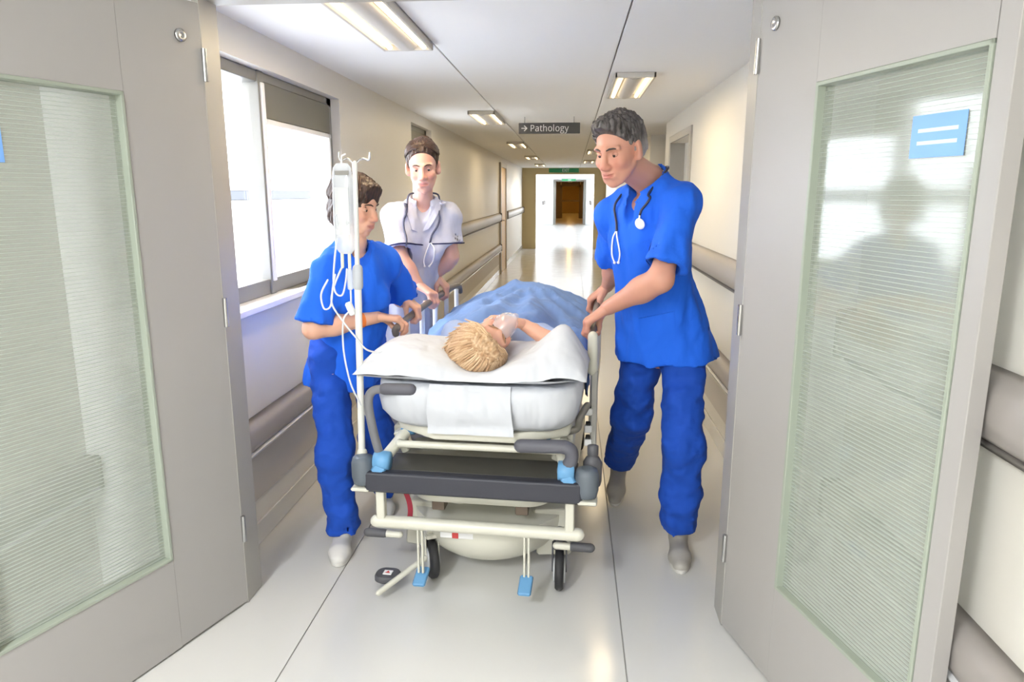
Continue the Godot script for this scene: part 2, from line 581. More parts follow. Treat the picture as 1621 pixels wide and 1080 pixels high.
# ------------------------------------------------------------------ floor, walls, ceiling
func build_shell() -> void:
	var cream := mat("cream_wall_paint", sc(222, 218, 209), 0.45)
	var white := mat("white_wall_paint", sc(238, 239, 240), 0.4)
	var grey_trim := mat("grey_frame_paint", sc(172, 169, 163), 0.4)
	var fm := mat("vinyl_floor", sc(214, 213, 209), 0.2)
	fm.uv1_triplanar = true
	fm.uv1_world_triplanar = true
	fm.uv1_scale = Vector3(0.6, 0.6, 0.6)
	fm.roughness_texture = noise_tex(0.02, 21, 256, false, Color(0.75, 0.75, 0.75), Color(1, 1, 1))
	var g := Geo.new()
	g.slab(-2.2, 1.6, -0.1, -0.004, -62.0, 4.0)
	var floor_ := struct("floor", g, mat("floor_joint", sc(160, 158, 153), 0.7), "pale glossy vinyl floor in long sheets with thin dark seams", "floor")
	for s in [[-1.76, -0.902], [-0.898, 0.198], [0.202, 1.12]]:
		g = Geo.new()
		g.slab(s[0], s[1], -0.004, 0.0, -62.0, 4.0, 0.001)
		part(floor_, "vinyl_sheet", g, fm)
	# ceiling: three rows of boards between the two long joints
	g = Geo.new()
	g.slab(-1.9, 1.3, CEIL + 0.012, CEIL + 0.15, -62.0, -2.31)
	var ce := struct("ceiling", g, mat("ceiling_joint", sc(176, 173, 168), 0.8), "low white corridor ceiling of long flush boards", "ceiling")
	var cm := mat("ceiling_board", sc(236, 236, 236), 0.7)
	for s in [[-1.54, -0.649], [-0.641, 0.201], [0.209, 1.11]]:
		for k in 11:
			g = Geo.new()
			g.slab(s[0], s[1], CEIL, CEIL + 0.012, -2.312 - 5.4 * k, -2.312 - 5.4 * (k + 1) + 0.002, 0.002)
			part(ce, "ceiling_board", g, cm)
	g = Geo.new()
	g.slab(-2.0, 1.4, 2.6, 2.75, -2.5, 3.6)
	struct("ceiling_lobby", g, cm, "white ceiling of the lobby on this side of the doors", "ceiling")
	# left wall, with the two windows
	var z_far := -19.6
	g = Geo.new()
	var wz := [[-2.52, -4.16], [-6.03, -6.9]]
	g.slab(XL - 0.2, XL, 0, CEIL, -2.4, wz[0][0])
	for k in 2:
		g.slab(XL - 0.2, XL, 0, 1.04, wz[k][0], wz[k][1])
		g.slab(XL - 0.2, XL, 2.03 if k == 0 else 2.08, CEIL, wz[k][0], wz[k][1])
		g.slab(XL - 0.2, XL, 0, CEIL, wz[k][1], wz[1][0] if k == 0 else z_far)
	struct("wall_left", g, cream, "long cream left wall of the corridor with windows", "wall")
	# right wall: a doorway, then the mouth of a side passage
	g = Geo.new()
	g.slab(XR, XR + 0.2, 0, CEIL, -2.36, -5.75)
	g.slab(XR, XR + 0.2, 1.95, CEIL, -5.75, -6.85)
	g.slab(XR, XR + 0.2, 0, CEIL, -6.85, -7.28)
	g.slab(XR, XR + 0.2, 0, CEIL, -8.7, z_far)
	g.slab(XR, XR + 0.2, 0, 2.6, -2.36, 3.6)
	struct("wall_right", g, cream, "long cream right wall of the corridor running past the door", "wall")
	# side passage
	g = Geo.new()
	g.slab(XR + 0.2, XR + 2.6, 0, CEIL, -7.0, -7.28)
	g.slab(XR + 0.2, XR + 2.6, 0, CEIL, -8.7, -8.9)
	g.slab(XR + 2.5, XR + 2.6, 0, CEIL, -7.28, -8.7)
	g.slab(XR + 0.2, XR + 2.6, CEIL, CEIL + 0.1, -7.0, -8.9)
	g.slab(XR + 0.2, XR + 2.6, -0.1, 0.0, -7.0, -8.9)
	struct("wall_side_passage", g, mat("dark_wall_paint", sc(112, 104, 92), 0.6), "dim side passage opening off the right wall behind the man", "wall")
	# partition that holds the double doors
	g = Geo.new()
	g.slab(-1.95, -1.2, 0, 2.6, -2.31, -2.41)
	g.slab(0.573, XR, 0, 2.6, -2.31, -2.41)
	g.slab(-1.2, 0.573, 2.13, 2.6, -2.31, -2.41)
	struct("wall_front", g, white, "white partition wall in which the double doors hang", "wall")
	g = Geo.new()
	for x in [-1.19, 0.563]:
		g.slab(x - 0.012, x + 0.012, 0, 2.13, -2.3, -2.42, 0.003)
	g.slab(-1.2, 0.573, 2.105, 2.13, -2.3, -2.42, 0.003)
	struct("trim_1", g, grey_trim, "grey frame round the double doorway", "door frame")
	# lobby
	g = Geo.new()
	g.slab(-1.95, -1.75, 0, 2.6, -2.31, 3.6)
	struct("wall_left_lobby", g, cream, "cream lobby wall behind the open left door", "wall")
	g = Geo.new()
	g.slab(-2.0, 1.4, 0, 2.6, 3.4, 3.6)
	struct("wall_back", g, cream, "cream lobby wall behind the camera", "wall")
	# first far portal: a narrower doorway into the daylit link
	var dim := mat("tan_wall_paint", sc(190, 172, 128), 0.5)
	g = Geo.new()
	g.slab(XL - 0.2, -0.97, 0, CEIL, z_far, z_far - 0.2)
	g.slab(0.6, XR + 0.2, 0, CEIL, z_far, z_far - 0.2)
	g.slab(-0.97, 0.6, 2.0, CEIL, z_far, z_far - 0.2)
	struct("wall_portal", g, dim, "tan cross wall with a doorway at the end of the dim corridor", "wall")
	# daylit link with big windows on both sides
	var bright := mat("bright_wall_paint", sc(240, 242, 242), 0.4)
	for s in [-1, 1]:
		g = Geo.new()
		var x0: float = XL if s < 0 else XR
		var x1: float = x0 + s * 0.15
		g.slab(x0, x1, 0, 1.35, -19.8, -34.0)
		g.slab(x0, x1, 1.9, CEIL, -19.8, -34.0)
		g.slab(x0, x1, 0, CEIL, -34.0, -35.0)
		struct("wall_link_left" if s < 0 else "wall_link_right", g, bright, "white %s wall of the daylit link at the far end" % ("left" if s < 0 else "right"), "wall")
		g = Geo.new()
		for k in 8:
			g.slab(x0 + s * 0.03, x0 + s * 0.09, 1.35, 1.9, -19.8 - k * 2.02, -19.86 - k * 2.02, 0.004)
		var wn := struct("window_3" if s < 0 else "window_4", g, grey_trim, "glazed %s side of the daylit link at the far end" % ("left" if s < 0 else "right"), "window")
		for k in 7:
			g = Geo.new()
			g.slab(x0 + s * 0.055, x0 + s * 0.06, 1.35, 1.9, -19.86 - k * 2.02, -21.82 - k * 2.02)
			part(wn, "pane", g, pane_mat())
	# inner doorway and the last warm corridor
	g = Geo.new()
	g.slab(XL - 0.15, -0.82, 0, CEIL, -35.0, -35.2)
	g.slab(0.62, XR + 0.15, 0, CEIL, -35.0, -35.2)
	g.slab(-0.82, 0.62, 2.05, CEIL, -35.0, -35.2)
	struct("wall_inner_portal", g, bright, "white cross wall with a doorway beyond the daylit link", "wall")
	g = Geo.new()
	for x in [-0.82, 0.62]:
		g.slab(x - 0.06, x + 0.06, 0, 2.05, -34.96, -35.22, 0.005)
	g.slab(-0.88, 0.68, 2.05, 2.13, -34.96, -35.22, 0.005)
	struct("trim_2", g, mat("dark_frame", sc(120, 116, 108), 0.5), "grey frame round the small inner doorway at the far end", "door frame")
	g = Geo.new()
	g.slab(XL - 0.15, XL, 0, CEIL, -35.2, -56.0)
	g.slab(XR, XR + 0.15, 0, CEIL, -35.2, -56.0)
	g.slab(XL - 0.15, XR + 0.15, 0, CEIL, -56.0, -56.2)
	struct("wall_far_corridor", g, mat("yellow_wall_paint", sc(214, 186, 118), 0.5), "yellow lit walls of the farthest corridor", "wall")
	g = Geo.new()
	for x in [-0.62, 0.5]:
		g.slab(x - 0.05, x + 0.05, 0, 1.98, -44.0, -44.1)
	g.slab(-0.67, 0.55, 1.9, 1.98, -44.0, -44.1)
	g.slab(-0.62, 0.5, 1.0, 1.08, -44.02, -44.08)
	for x in [XL, 0.55]:
		g.slab(x, x + (0.67 if x < 0 else 0.36), 0, CEIL, -44.02, -44.08)
	g.slab(-0.62, 0.5, 1.98, CEIL, -44.02, -44.08)
	struct("door_4", g, mat("dark_brown_frame", sc(105, 88, 60), 0.5), "brown framed screen door in the farthest corridor", "door")
	# skirting
	for s in [[XL, XL + 0.012, -2.42, -19.6, "left"], [XR - 0.012, XR, -2.42, -5.7, "right"]]:
		g = Geo.new()
		g.slab(s[0], s[1], 0, 0.1, s[2], s[3], 0.004)
		struct("baseboard_" + s[4], g, fm, "pale vinyl skirting along the foot of the %s corridor wall" % s[4], "skirting")
	# window 1: wide, two lights, the farther one under a blind cassette
	window("window_1", wz[0][0], wz[0][1], 1.04, 2.03, -3.2, "wide grey framed corridor window beside the nurse in blue")
	window("window_2", wz[1][0], wz[1][1], 1.04, 2.08, -99.0, "narrow second window on the left wall behind the nurse in white")
	# doors along the corridor
	g = Geo.new()
	g.slab(XL - 0.01, XL + 0.02, 0, 1.98, -13.4, -14.4, 0.004)
	var d3 := struct("door_3", g, mat("yellow_wood", sc(206, 170, 88), 0.45), "closed yellow wood door on the far left wall", "door")
	g = Geo.new()
	for z in [-13.35, -14.45]:
		g.slab(XL - 0.01, XL + 0.04, 0, 2.03, z - 0.05, z + 0.05, 0.004)
	g.slab(XL - 0.01, XL + 0.04, 1.98, 2.06, -13.3, -14.5, 0.004)
	part(d3, "door_frame", g, grey_trim)
	g = Geo.new()
	g.tube([Vector3(XL + 0.02, 1.0, -13.5), Vector3(XL + 0.07, 1.0, -13.5), Vector3(XL + 0.07, 1.0, -13.62)], 0.01, 8)
	part(d3, "handle", g, mat("steel", sc(190, 190, 190), 0.25, 1.0))
	g = Geo.new()
	g.slab(XR + 0.12, XR + 0.16, 0, 1.95, -5.75, -6.85, 0.004)
	var d5 := struct("door_5", g, mat("pale_door", sc(214, 212, 206), 0.45), "pale recessed door in the right wall behind the man", "door")
	g = Geo.new()
	for z in [-5.73, -6.87]:
		g.slab(XR - 0.015, XR + 0.13, 0, 1.97, z - 0.04, z + 0.04, 0.004)
	g.slab(XR - 0.015, XR + 0.13, 1.95, 2.01, -5.69, -6.91, 0.004)
	part(d5, "door_frame", g, grey_trim)
	g = Geo.new()
	g.tube([Vector3(XR + 0.12, 1.0, -5.9), Vector3(XR + 0.07, 1.0, -5.9), Vector3(XR + 0.07, 1.0, -6.02)], 0.01, 8)
	part(d5, "handle", g, mat("steel", Color.WHITE))

func pane_mat() -> StandardMaterial3D:
	var m := mat("window_glass", Color(0.95, 1.0, 0.98, 0.012), 0.02)
	m.transparency = BaseMaterial3D.TRANSPARENCY_ALPHA
	return m

func window(called: String, z0: float, z1: float, y0: float, y1: float, mull: float, label: String) -> void:
	var fr := mat("window_frame", sc(128, 127, 122), 0.4)
	var g := Geo.new()
	var x0 := XL - 0.12
	var x1 := XL - 0.05
	g.slab(x0, x1, y0, y0 + 0.07, z0, z1, 0.004)
	g.slab(x0, x1, y1 - 0.05, y1, z0, z1, 0.004)
	g.slab(x0, x1, y0, y1, z0, z0 - 0.05, 0.004)
	g.slab(x0, x1, y0, y1, z1 + 0.07, z1, 0.004)
	var w := struct(called, g, fr, label, "window")
	var zs := [z0 - 0.05, z1 + 0.07]
	if mull > z1:
		g = Geo.new()
		g.slab(x0, x1 + 0.01, y0, y1, mull - 0.03, mull + 0.03, 0.005)
		part(w, "mullion", g, fr)
		g = Geo.new()
		g.slab(x1 + 0.005, x1 + 0.02, y0 + 0.06, y1 - 0.05, mull - 0.012, mull + 0.016, 0.003)
		part(w, "cover_strip", g, mat("white_plastic", sc(240, 240, 240), 0.35))
		zs = [z0 - 0.05, mull + 0.03, mull - 0.03, z1 + 0.07]
	for k in range(0, zs.size(), 2):
		g = Geo.new()
		g.slab(x0 + 0.03, x0 + 0.036, y0 + 0.06, y1 - 0.04, zs[k] + 0.01, zs[k + 1] - 0.01)
		part(w, "pane", g, pane_mat())
	if mull > z1:
		g = Geo.new()
		g.slab(x1 - 0.02, x1 + 0.01, y1 - 0.2, y1 - 0.04, mull - 0.03, z1 + 0.06, 0.006)
		part(w, "blind_cassette", g, mat("dark_olive_metal", sc(112, 110, 100), 0.5))
		g = Geo.new()
		g.slab(x1 - 0.01, x1 + 0.014, y1 - 0.225, y1 - 0.2, mull - 0.03, z1 + 0.06, 0.004)
		g.slab(x1 - 0.01, x1 + 0.014, y0 + 0.06, y1 - 0.2, z1 + 0.07, z1 + 0.095, 0.004)
		part(w, "sash", g, mat("white_plastic", Color.WHITE))
	else:
		g = Geo.new()
		g.slab(x1 - 0.02, x1 + 0.01, y1 - 0.14, y1 - 0.04, z0 - 0.05, z1 + 0.06, 0.006)
		part(w, "blind_cassette", g, mat("dark_olive_metal", Color.WHITE))
	g = Geo.new()
	g.slab(x1 - 0.01, XL + 0.05, y0 - 0.03, y0, z0, z1, 0.006)
	part(w, "sill", g, mat("white_plastic", Color.WHITE))

# ------------------------------------------------------------------ the two door leaves
func build_doors() -> void:
	var wm := mat("door_paint", sc(167, 164, 161), 0.4)
	for side in [-1, 1]:
		var at := Vector3(-1.2, 0, -2.31) if side < 0 else Vector3(0.573, 0, -2.305)
		var ang := atan2(-0.944, -0.33) if side < 0 else atan2(-0.961, 0.276)
		var g := Geo.new()
		var th := 0.022
		var W := 0.9
		var s0 := 0.3
		var s1 := 0.85
		g.slab(0, s0, 0.008, 2.085, -th, th, 0.003)
		g.slab(s1, W, 0.008, 2.085, -th, th, 0.003)
		g.slab(s0, s1, 0.008, 0.325, -th, th, 0.0)
		g.slab(s0, s1, 1.785, 2.085, -th, th, 0.0)
		var d := MeshInstance3D.new()
		d.name = "door_1" if side < 0 else "door_2"
		d.mesh = g.mesh()
		d.material_override = wm
		add_child(d)
		d.position = at
		d.rotation.y = ang
		tag(d, "%s leaf of the double door, swung open, with a tall wired glass panel" % ("left" if side < 0 else "right"), "door", "", "structure")
		g = Geo.new()
		for q in [[s0, s0 + 0.012, 0.325, 1.785], [s1 - 0.012, s1, 0.325, 1.785], [s0, s1, 0.325, 0.337], [s0, s1, 1.773, 1.785]]:
			g.slab(q[0], q[1], q[2], q[3], -th - 0.004, th + 0.004, 0.003)
		part(d, "glazing_bead", g, mat("bead_grey_green", sc(158, 166, 152), 0.4))
		g = Geo.new()
		g.slab(s0 + 0.005, s1 - 0.005, 0.33, 1.78, -0.003, 0.003)
		var gm := mat("wired_glass", Color(0.8, 0.83, 0.78, 0.34), 0.08)
		gm.transparency = BaseMaterial3D.TRANSPARENCY_ALPHA
		part(d, "glass_panel", g, gm)
		g = Geo.new()
		for k in 130:
			var y := 0.34 + k * 0.011
			g.slab(s0 + 0.01, s1 - 0.01, y, y + 0.0006, -0.0034, 0.0034)
		var wi := part(d, "glass_wires", g, mat("glass_wire", sc(196, 202, 196), 0.4))
		wi.set_meta("kind", "stuff")
		# sticker on the glass
		var f := -1.0 if side > 0 else 1.0
		f = face_sign(ang, at)
		g = Geo.new()
		g.slab(0.64, 0.79, 1.575, 1.665, f * 0.0044, f * 0.0056, 0.0004)
		var stc := part(d, "blue_sticker", g, mat("sticker_blue", sc(120, 170, 235), 0.4))
		g = Geo.new()
		for k in 2:
			g.slab(0.66, 0.77, 1.602 + k * 0.026, 1.61 + k * 0.026, f * 0.0056, f * 0.0062)
		part(stc, "pale_stripe", g, mat("sticker_pale", sc(205, 222, 245), 0.4))
		# hold-open plate near the top corner and the hinges
		g = Geo.new()
		g.lathe([[0.001, 0.0], [0.02, 0.0], [0.02, 0.006], [0.014, 0.01], [0.006, 0.007], [0.001, 0.007]], Vector3(0.083, 1.975, f * th), Basis(Vector3.RIGHT, f * PI / 2), 18)
		part(d, "holder_disc", g, mat("steel", Color.WHITE))
		for y in [0.25, 1.05, 1.85]:
			g = Geo.new()
			g.tube([Vector3(0.0, y, f * (th + 0.006)), Vector3(0.0, y + 0.1, f * (th + 0.006))], 0.008, 10)
			part(d, "hinge", g, mat("steel", Color.WHITE))

func face_sign(ang: float, at: Vector3) -> float:       # which face of the leaf looks to the middle of the doorway
	var nz := Vector3(sin(ang), 0, cos(ang))
	return 1.0 if nz.dot(Vector3(-0.3, 0, -0.5) - at) > 0.0 else -1.0

# ------------------------------------------------------------------ outside the windows
func build_outside() -> void:
	var g := Geo.new()
	g.slab(-60, -1.6, -0.5, -0.3, -70, 20)
	struct("ground", g, mat("paving", sc(176, 176, 174), 0.8), "pale ground outside the windows", "ground")
	g = Geo.new()
	g.slab(XR + 0.3, 60, -0.5, -0.3, -70, -15)
	struct("ground_right", g, mat("paving", Color.WHITE), "pale ground outside the right side of the link", "ground")
	var t := thing("neighbouring_building", "white clad building wall seen outside the wide corridor window", "building", Vector3(-4.6, -0.3, -8.0))
	g = Geo.new()
	g.slab(-1.0, -0.02, 0, 4.2, -6.0, 6.0)
	part(t, "wall", g, mat("facade_joint", sc(52, 56, 62), 0.7))
	var pm := mat("facade_panel", sc(243, 245, 247), 0.5)
	for k in 8:
		for q in [[0.0, 1.7], [1.84, 2.2], [2.21, 3.1], [3.9, 4.2]]:
			g = Geo.new()
			g.slab(-0.02, 0.0, q[0], q[1], -6.0 + 1.5 * k, -6.0 + 1.5 * k + 1.49, 0.003)
			part(t, "cladding_panel", g, pm)
	g = Geo.new()
	g.slab(-0.02, 0.004, 1.71, 1.83, -6.0, 6.0)
	part(t, "grey_band", g, mat("facade_band", sc(44, 50, 60), 0.6))
	for k in 4:
		g = Geo.new()
		var z := -6.0 + 3.0 * k
		for q in [[3.1, 3.18, 0.0, 2.98], [3.82, 3.9, 0.0, 2.98], [3.1, 3.9, 0.0, 0.1], [3.1, 3.9, 2.88, 2.98], [3.46, 3.52, 0.0, 2.98]]:
			g.slab(-0.02, 0.03, q[0], q[1], z + q[2], z + q[3], 0.004)
		var w := part(t, "window", g, mat("white_plastic", Color.WHITE))
		g = Geo.new()
		g.slab(-0.018, -0.01, 3.12, 3.88, z + 0.05, z + 2.93)
		part(w, "pane", g, mat("facade_glass", sc(120, 130, 140), 0.05))

# ------------------------------------------------------------------ rails and signs
func rail(z0: float, z1: float, x: float, s: float, upper: bool, label: String) -> void:
	var grey := mat("rail_grey", sc(158, 152, 147), 0.4)
	var t := thing("handrail" if upper else "crash_rail", label, "handrail" if upper else "crash rail", Vector3(x, 0, z0))
	var len := z0 - z1
	var prof := []
	if upper:
		prof = [[0.0, 0.985], [0.03, 0.99], [0.055, 1.01], [0.062, 1.06], [0.055, 1.105], [0.03, 1.13], [0.0, 1.14]]
	else:
		prof = [[0.0, 0.45], [0.05, 0.455], [0.062, 0.48], [0.062, 0.53], [0.045, 0.56], [0.0, 0.568]]
	var g := Geo.new()
	g.loft(extr(prof, s, len))
	part(t, "rail", g, grey)
	g = Geo.new()
	if upper:
		g.loft(extr([[0.0, 0.975], [0.035, 0.975], [0.035, 0.987], [0.0, 0.987]], s, len))
		part(t, "lower_lip", g, mat("rail_dark", sc(112, 107, 102), 0.4))
	else:
		g.loft(extr([[0.0, 0.2], [0.008, 0.2], [0.008, 0.447], [0.0, 0.447]], s, len))
		part(t, "wall_guard", g, mat("guard_beige", sc(194, 187, 178), 0.5))
		g = Geo.new()
		g.loft(extr([[0.0, 0.437], [0.058, 0.437], [0.06, 0.453], [0.0, 0.453]], s, len))
		part(t, "bright_strip", g, mat("strip_silver", sc(222, 222, 222), 0.25))
	for z in [0.0, -len]:
		g = Geo.new()
		var y0 := 0.983 if upper else 0.436
		var y1 := 1.143 if upper else 0.572
		g.box(Vector3(s * 0.033, (y0 + y1) * 0.5, z + (0.01 if z == 0.0 else -0.01)), Vector3(0.066, y1 - y0, 0.022), 0.008)
		part(t, "end_cap", g, mat("rail_dark", Color.WHITE))

func extr(prof: Array, s: float, len: float) -> Array:
	var a := PackedVector3Array()
	var b := PackedVector3Array()
	for q in prof:
		a.append(Vector3(s * q[0], q[1], 0))
		b.append(Vector3(s * q[0], q[1], -len))
	return [a, b]

func text(parent: Node3D, called: String, words: String, size: float, m: Material, at: Vector3) -> void:
	var tm := TextMesh.new()
	var f := SystemFont.new()
	f.font_names = PackedStringArray(["Droid Sans"])
	tm.font = f
	tm.text = words
	tm.font_size = 64
	tm.pixel_size = size / 64.0
	tm.depth = 0.003
	tm.curve_step = 2.0
	var o := MeshInstance3D.new()
	o.name = called
	o.mesh = tm
	o.material_override = m
	o.position = at
	parent.add_child(o, true)

func build_fittings() -> void:
	rail(-4.35, -5.95, XL, 1.0, true, "grey upper handrail between the two windows on the left wall")
	rail(-6.95, -13.2, XL, 1.0, true, "grey upper handrail beyond the second window on the left wall")
	rail(-2.45, -13.2, XL, 1.0, false, "grey crash rail low on the left wall under the windows")
	rail(-14.6, -19.5, XL, 1.0, true, "grey upper handrail beyond the yellow door on the left wall")
	rail(-2.45, -5.6, XR, -1.0, true, "grey upper handrail on the right wall behind the man")
	rail(-2.45, -5.6, XR, -1.0, false, "grey crash rail low on the right wall behind the man")
	rail(2.9, -2.28, XR, -1.0, true, "dark grey upper handrail on the lobby wall seen past the right door")
	rail(2.9, -2.28, XR, -1.0, false, "grey crash rail on the lobby wall low behind the right door")
	rail(2.9, -2.28, -1.75, 1.0, false, "grey crash rail on the lobby wall low behind the left door")
	rail(-33.0, -34.9, XL, 1.0, true, "grey handrail on the left at the end of the daylit link")
	rail(-33.0, -34.9, XR, -1.0, true, "grey handrail on the right at the end of the daylit link")
	rail(-9.0, -19.5, XR, -1.0, true, "grey upper handrail on the right wall beyond the side passage")
	# direction sign hanging from the ceiling
	var t := thing("direction_sign", "dark grey hanging sign reading Pathology with a white arrow", "sign", Vector3(-0.21, 2.07, -6.6))
	var g := Geo.new()
	g.box(Vector3.ZERO, Vector3(0.55, 0.094, 0.02), 0.004)
	part(t, "board", g, mat("sign_grey", sc(78, 78, 80), 0.5))
	for x in [-0.22, 0.22]:
		g = Geo.new()
		g.tube([Vector3(x, 0.045, 0), Vector3(x, 0.1, 0)], 0.004, 8)
		part(t, "hanger", g, mat("steel", Color.WHITE))
	var wm := mat("sign_white", sc(238, 238, 238), 0.5)
	text(t, "lettering", "Pathology", 0.078, wm, Vector3(0.0, 0.0, 0.0105))
	g = Geo.new()
	g.box(Vector3(-0.225, 0.0, 0.011), Vector3(0.05, 0.008, 0.003))
	for s in [-1.0, 1.0]:
		g.box(Vector3(-0.212, s * 0.011, 0.011), Vector3(0.036, 0.008, 0.003), 0.0, Basis(Vector3.BACK, -s * 0.75))
	part(t, "arrow", g, wm)
	# green exit signs
	for q in [[Vector3(-0.22, 2.1, -19.55), 1.0, "dark green exit sign over the doorway at the end of the corridor"], [Vector3(-0.14, 2.09, -33.0), 0.8, "small green exit sign hanging in the daylit link far away"]]:
		t = thing("exit_sign", q[2], "sign", q[0], 0.0, "exit signs")
		g = Geo.new()
		g.box(Vector3.ZERO, Vector3(0.8, 0.11, 0.03) * q[1], 0.004)
		part(t, "board", g, mat("exit_green", sc(30, 130, 80), 0.5))
		g = Geo.new()
		g.box(Vector3(0, 0.06, 0) * q[1], Vector3(0.3, 0.02, 0.02) * q[1], 0.0)
		part(t, "bracket", g, mat("steel", Color.WHITE))
		text(t, "lettering", "EXIT", 0.1 * q[1], wm, Vector3(0.05, 0.0, 0.0155) * q[1])

# ------------------------------------------------------------------ the trolley (its own axes: x to the right, y up, -z away; origin on the floor under the middle of its front bumper)
const TAT := Vector3(-0.34, 0, -2.33)
const TTURN := -0.064577

func oval(pts: Array, y: float, inset := 0.0, lift := 0.0) -> PackedVector3Array:     # plan outline [u, v] at a height, drawn in towards its middle
	var r := PackedVector3Array()
	var c := Vector2.ZERO
	for p in pts: c += Vector2(p[0], p[1])
	c /= pts.size()
	for p in pts:
		var d := Vector2(p[0], p[1]) - c
		var q := c + d * (1.0 - inset / maxf(d.length(), 0.01))
		r.append(Vector3(q.x, y, -q.y))
	return r

func round_plan(u: float, v0: float, v1: float, rad: float, chamfer := 0.0) -> Array:
	var out := []
	var cs := [[-u + rad, v0 + rad + chamfer * 0.0, 180], [u - rad, v0 + rad, 270], [u - rad, v1 - rad, 0], [-u + rad, v1 - rad, 90]]
	for c in cs:
		for k in 7:
			var a := deg_to_rad(c[2] + 15.0 * k)
			out.append([c[0] + cos(a) * rad, c[1] + sin(a) * rad])
	# long edges cut into short steps so that cloth can bend along them
	var fine := []
	for i in out.size():
		var p: Array = out[i]; var q: Array = out[(i + 1) % out.size()]
		var n := maxi(1, int(Vector2(p[0] - q[0], p[1] - q[1]).length() / 0.045))
		for k in n: fine.append([lerpf(p[0], q[0], float(k) / n), lerpf(p[1], q[1], float(k) / n)])
	return fine

func tb(g: Geo, pts: Array, r, seg := 12, rnd := true) -> void:
	g.tube(pts, r, seg, rnd)

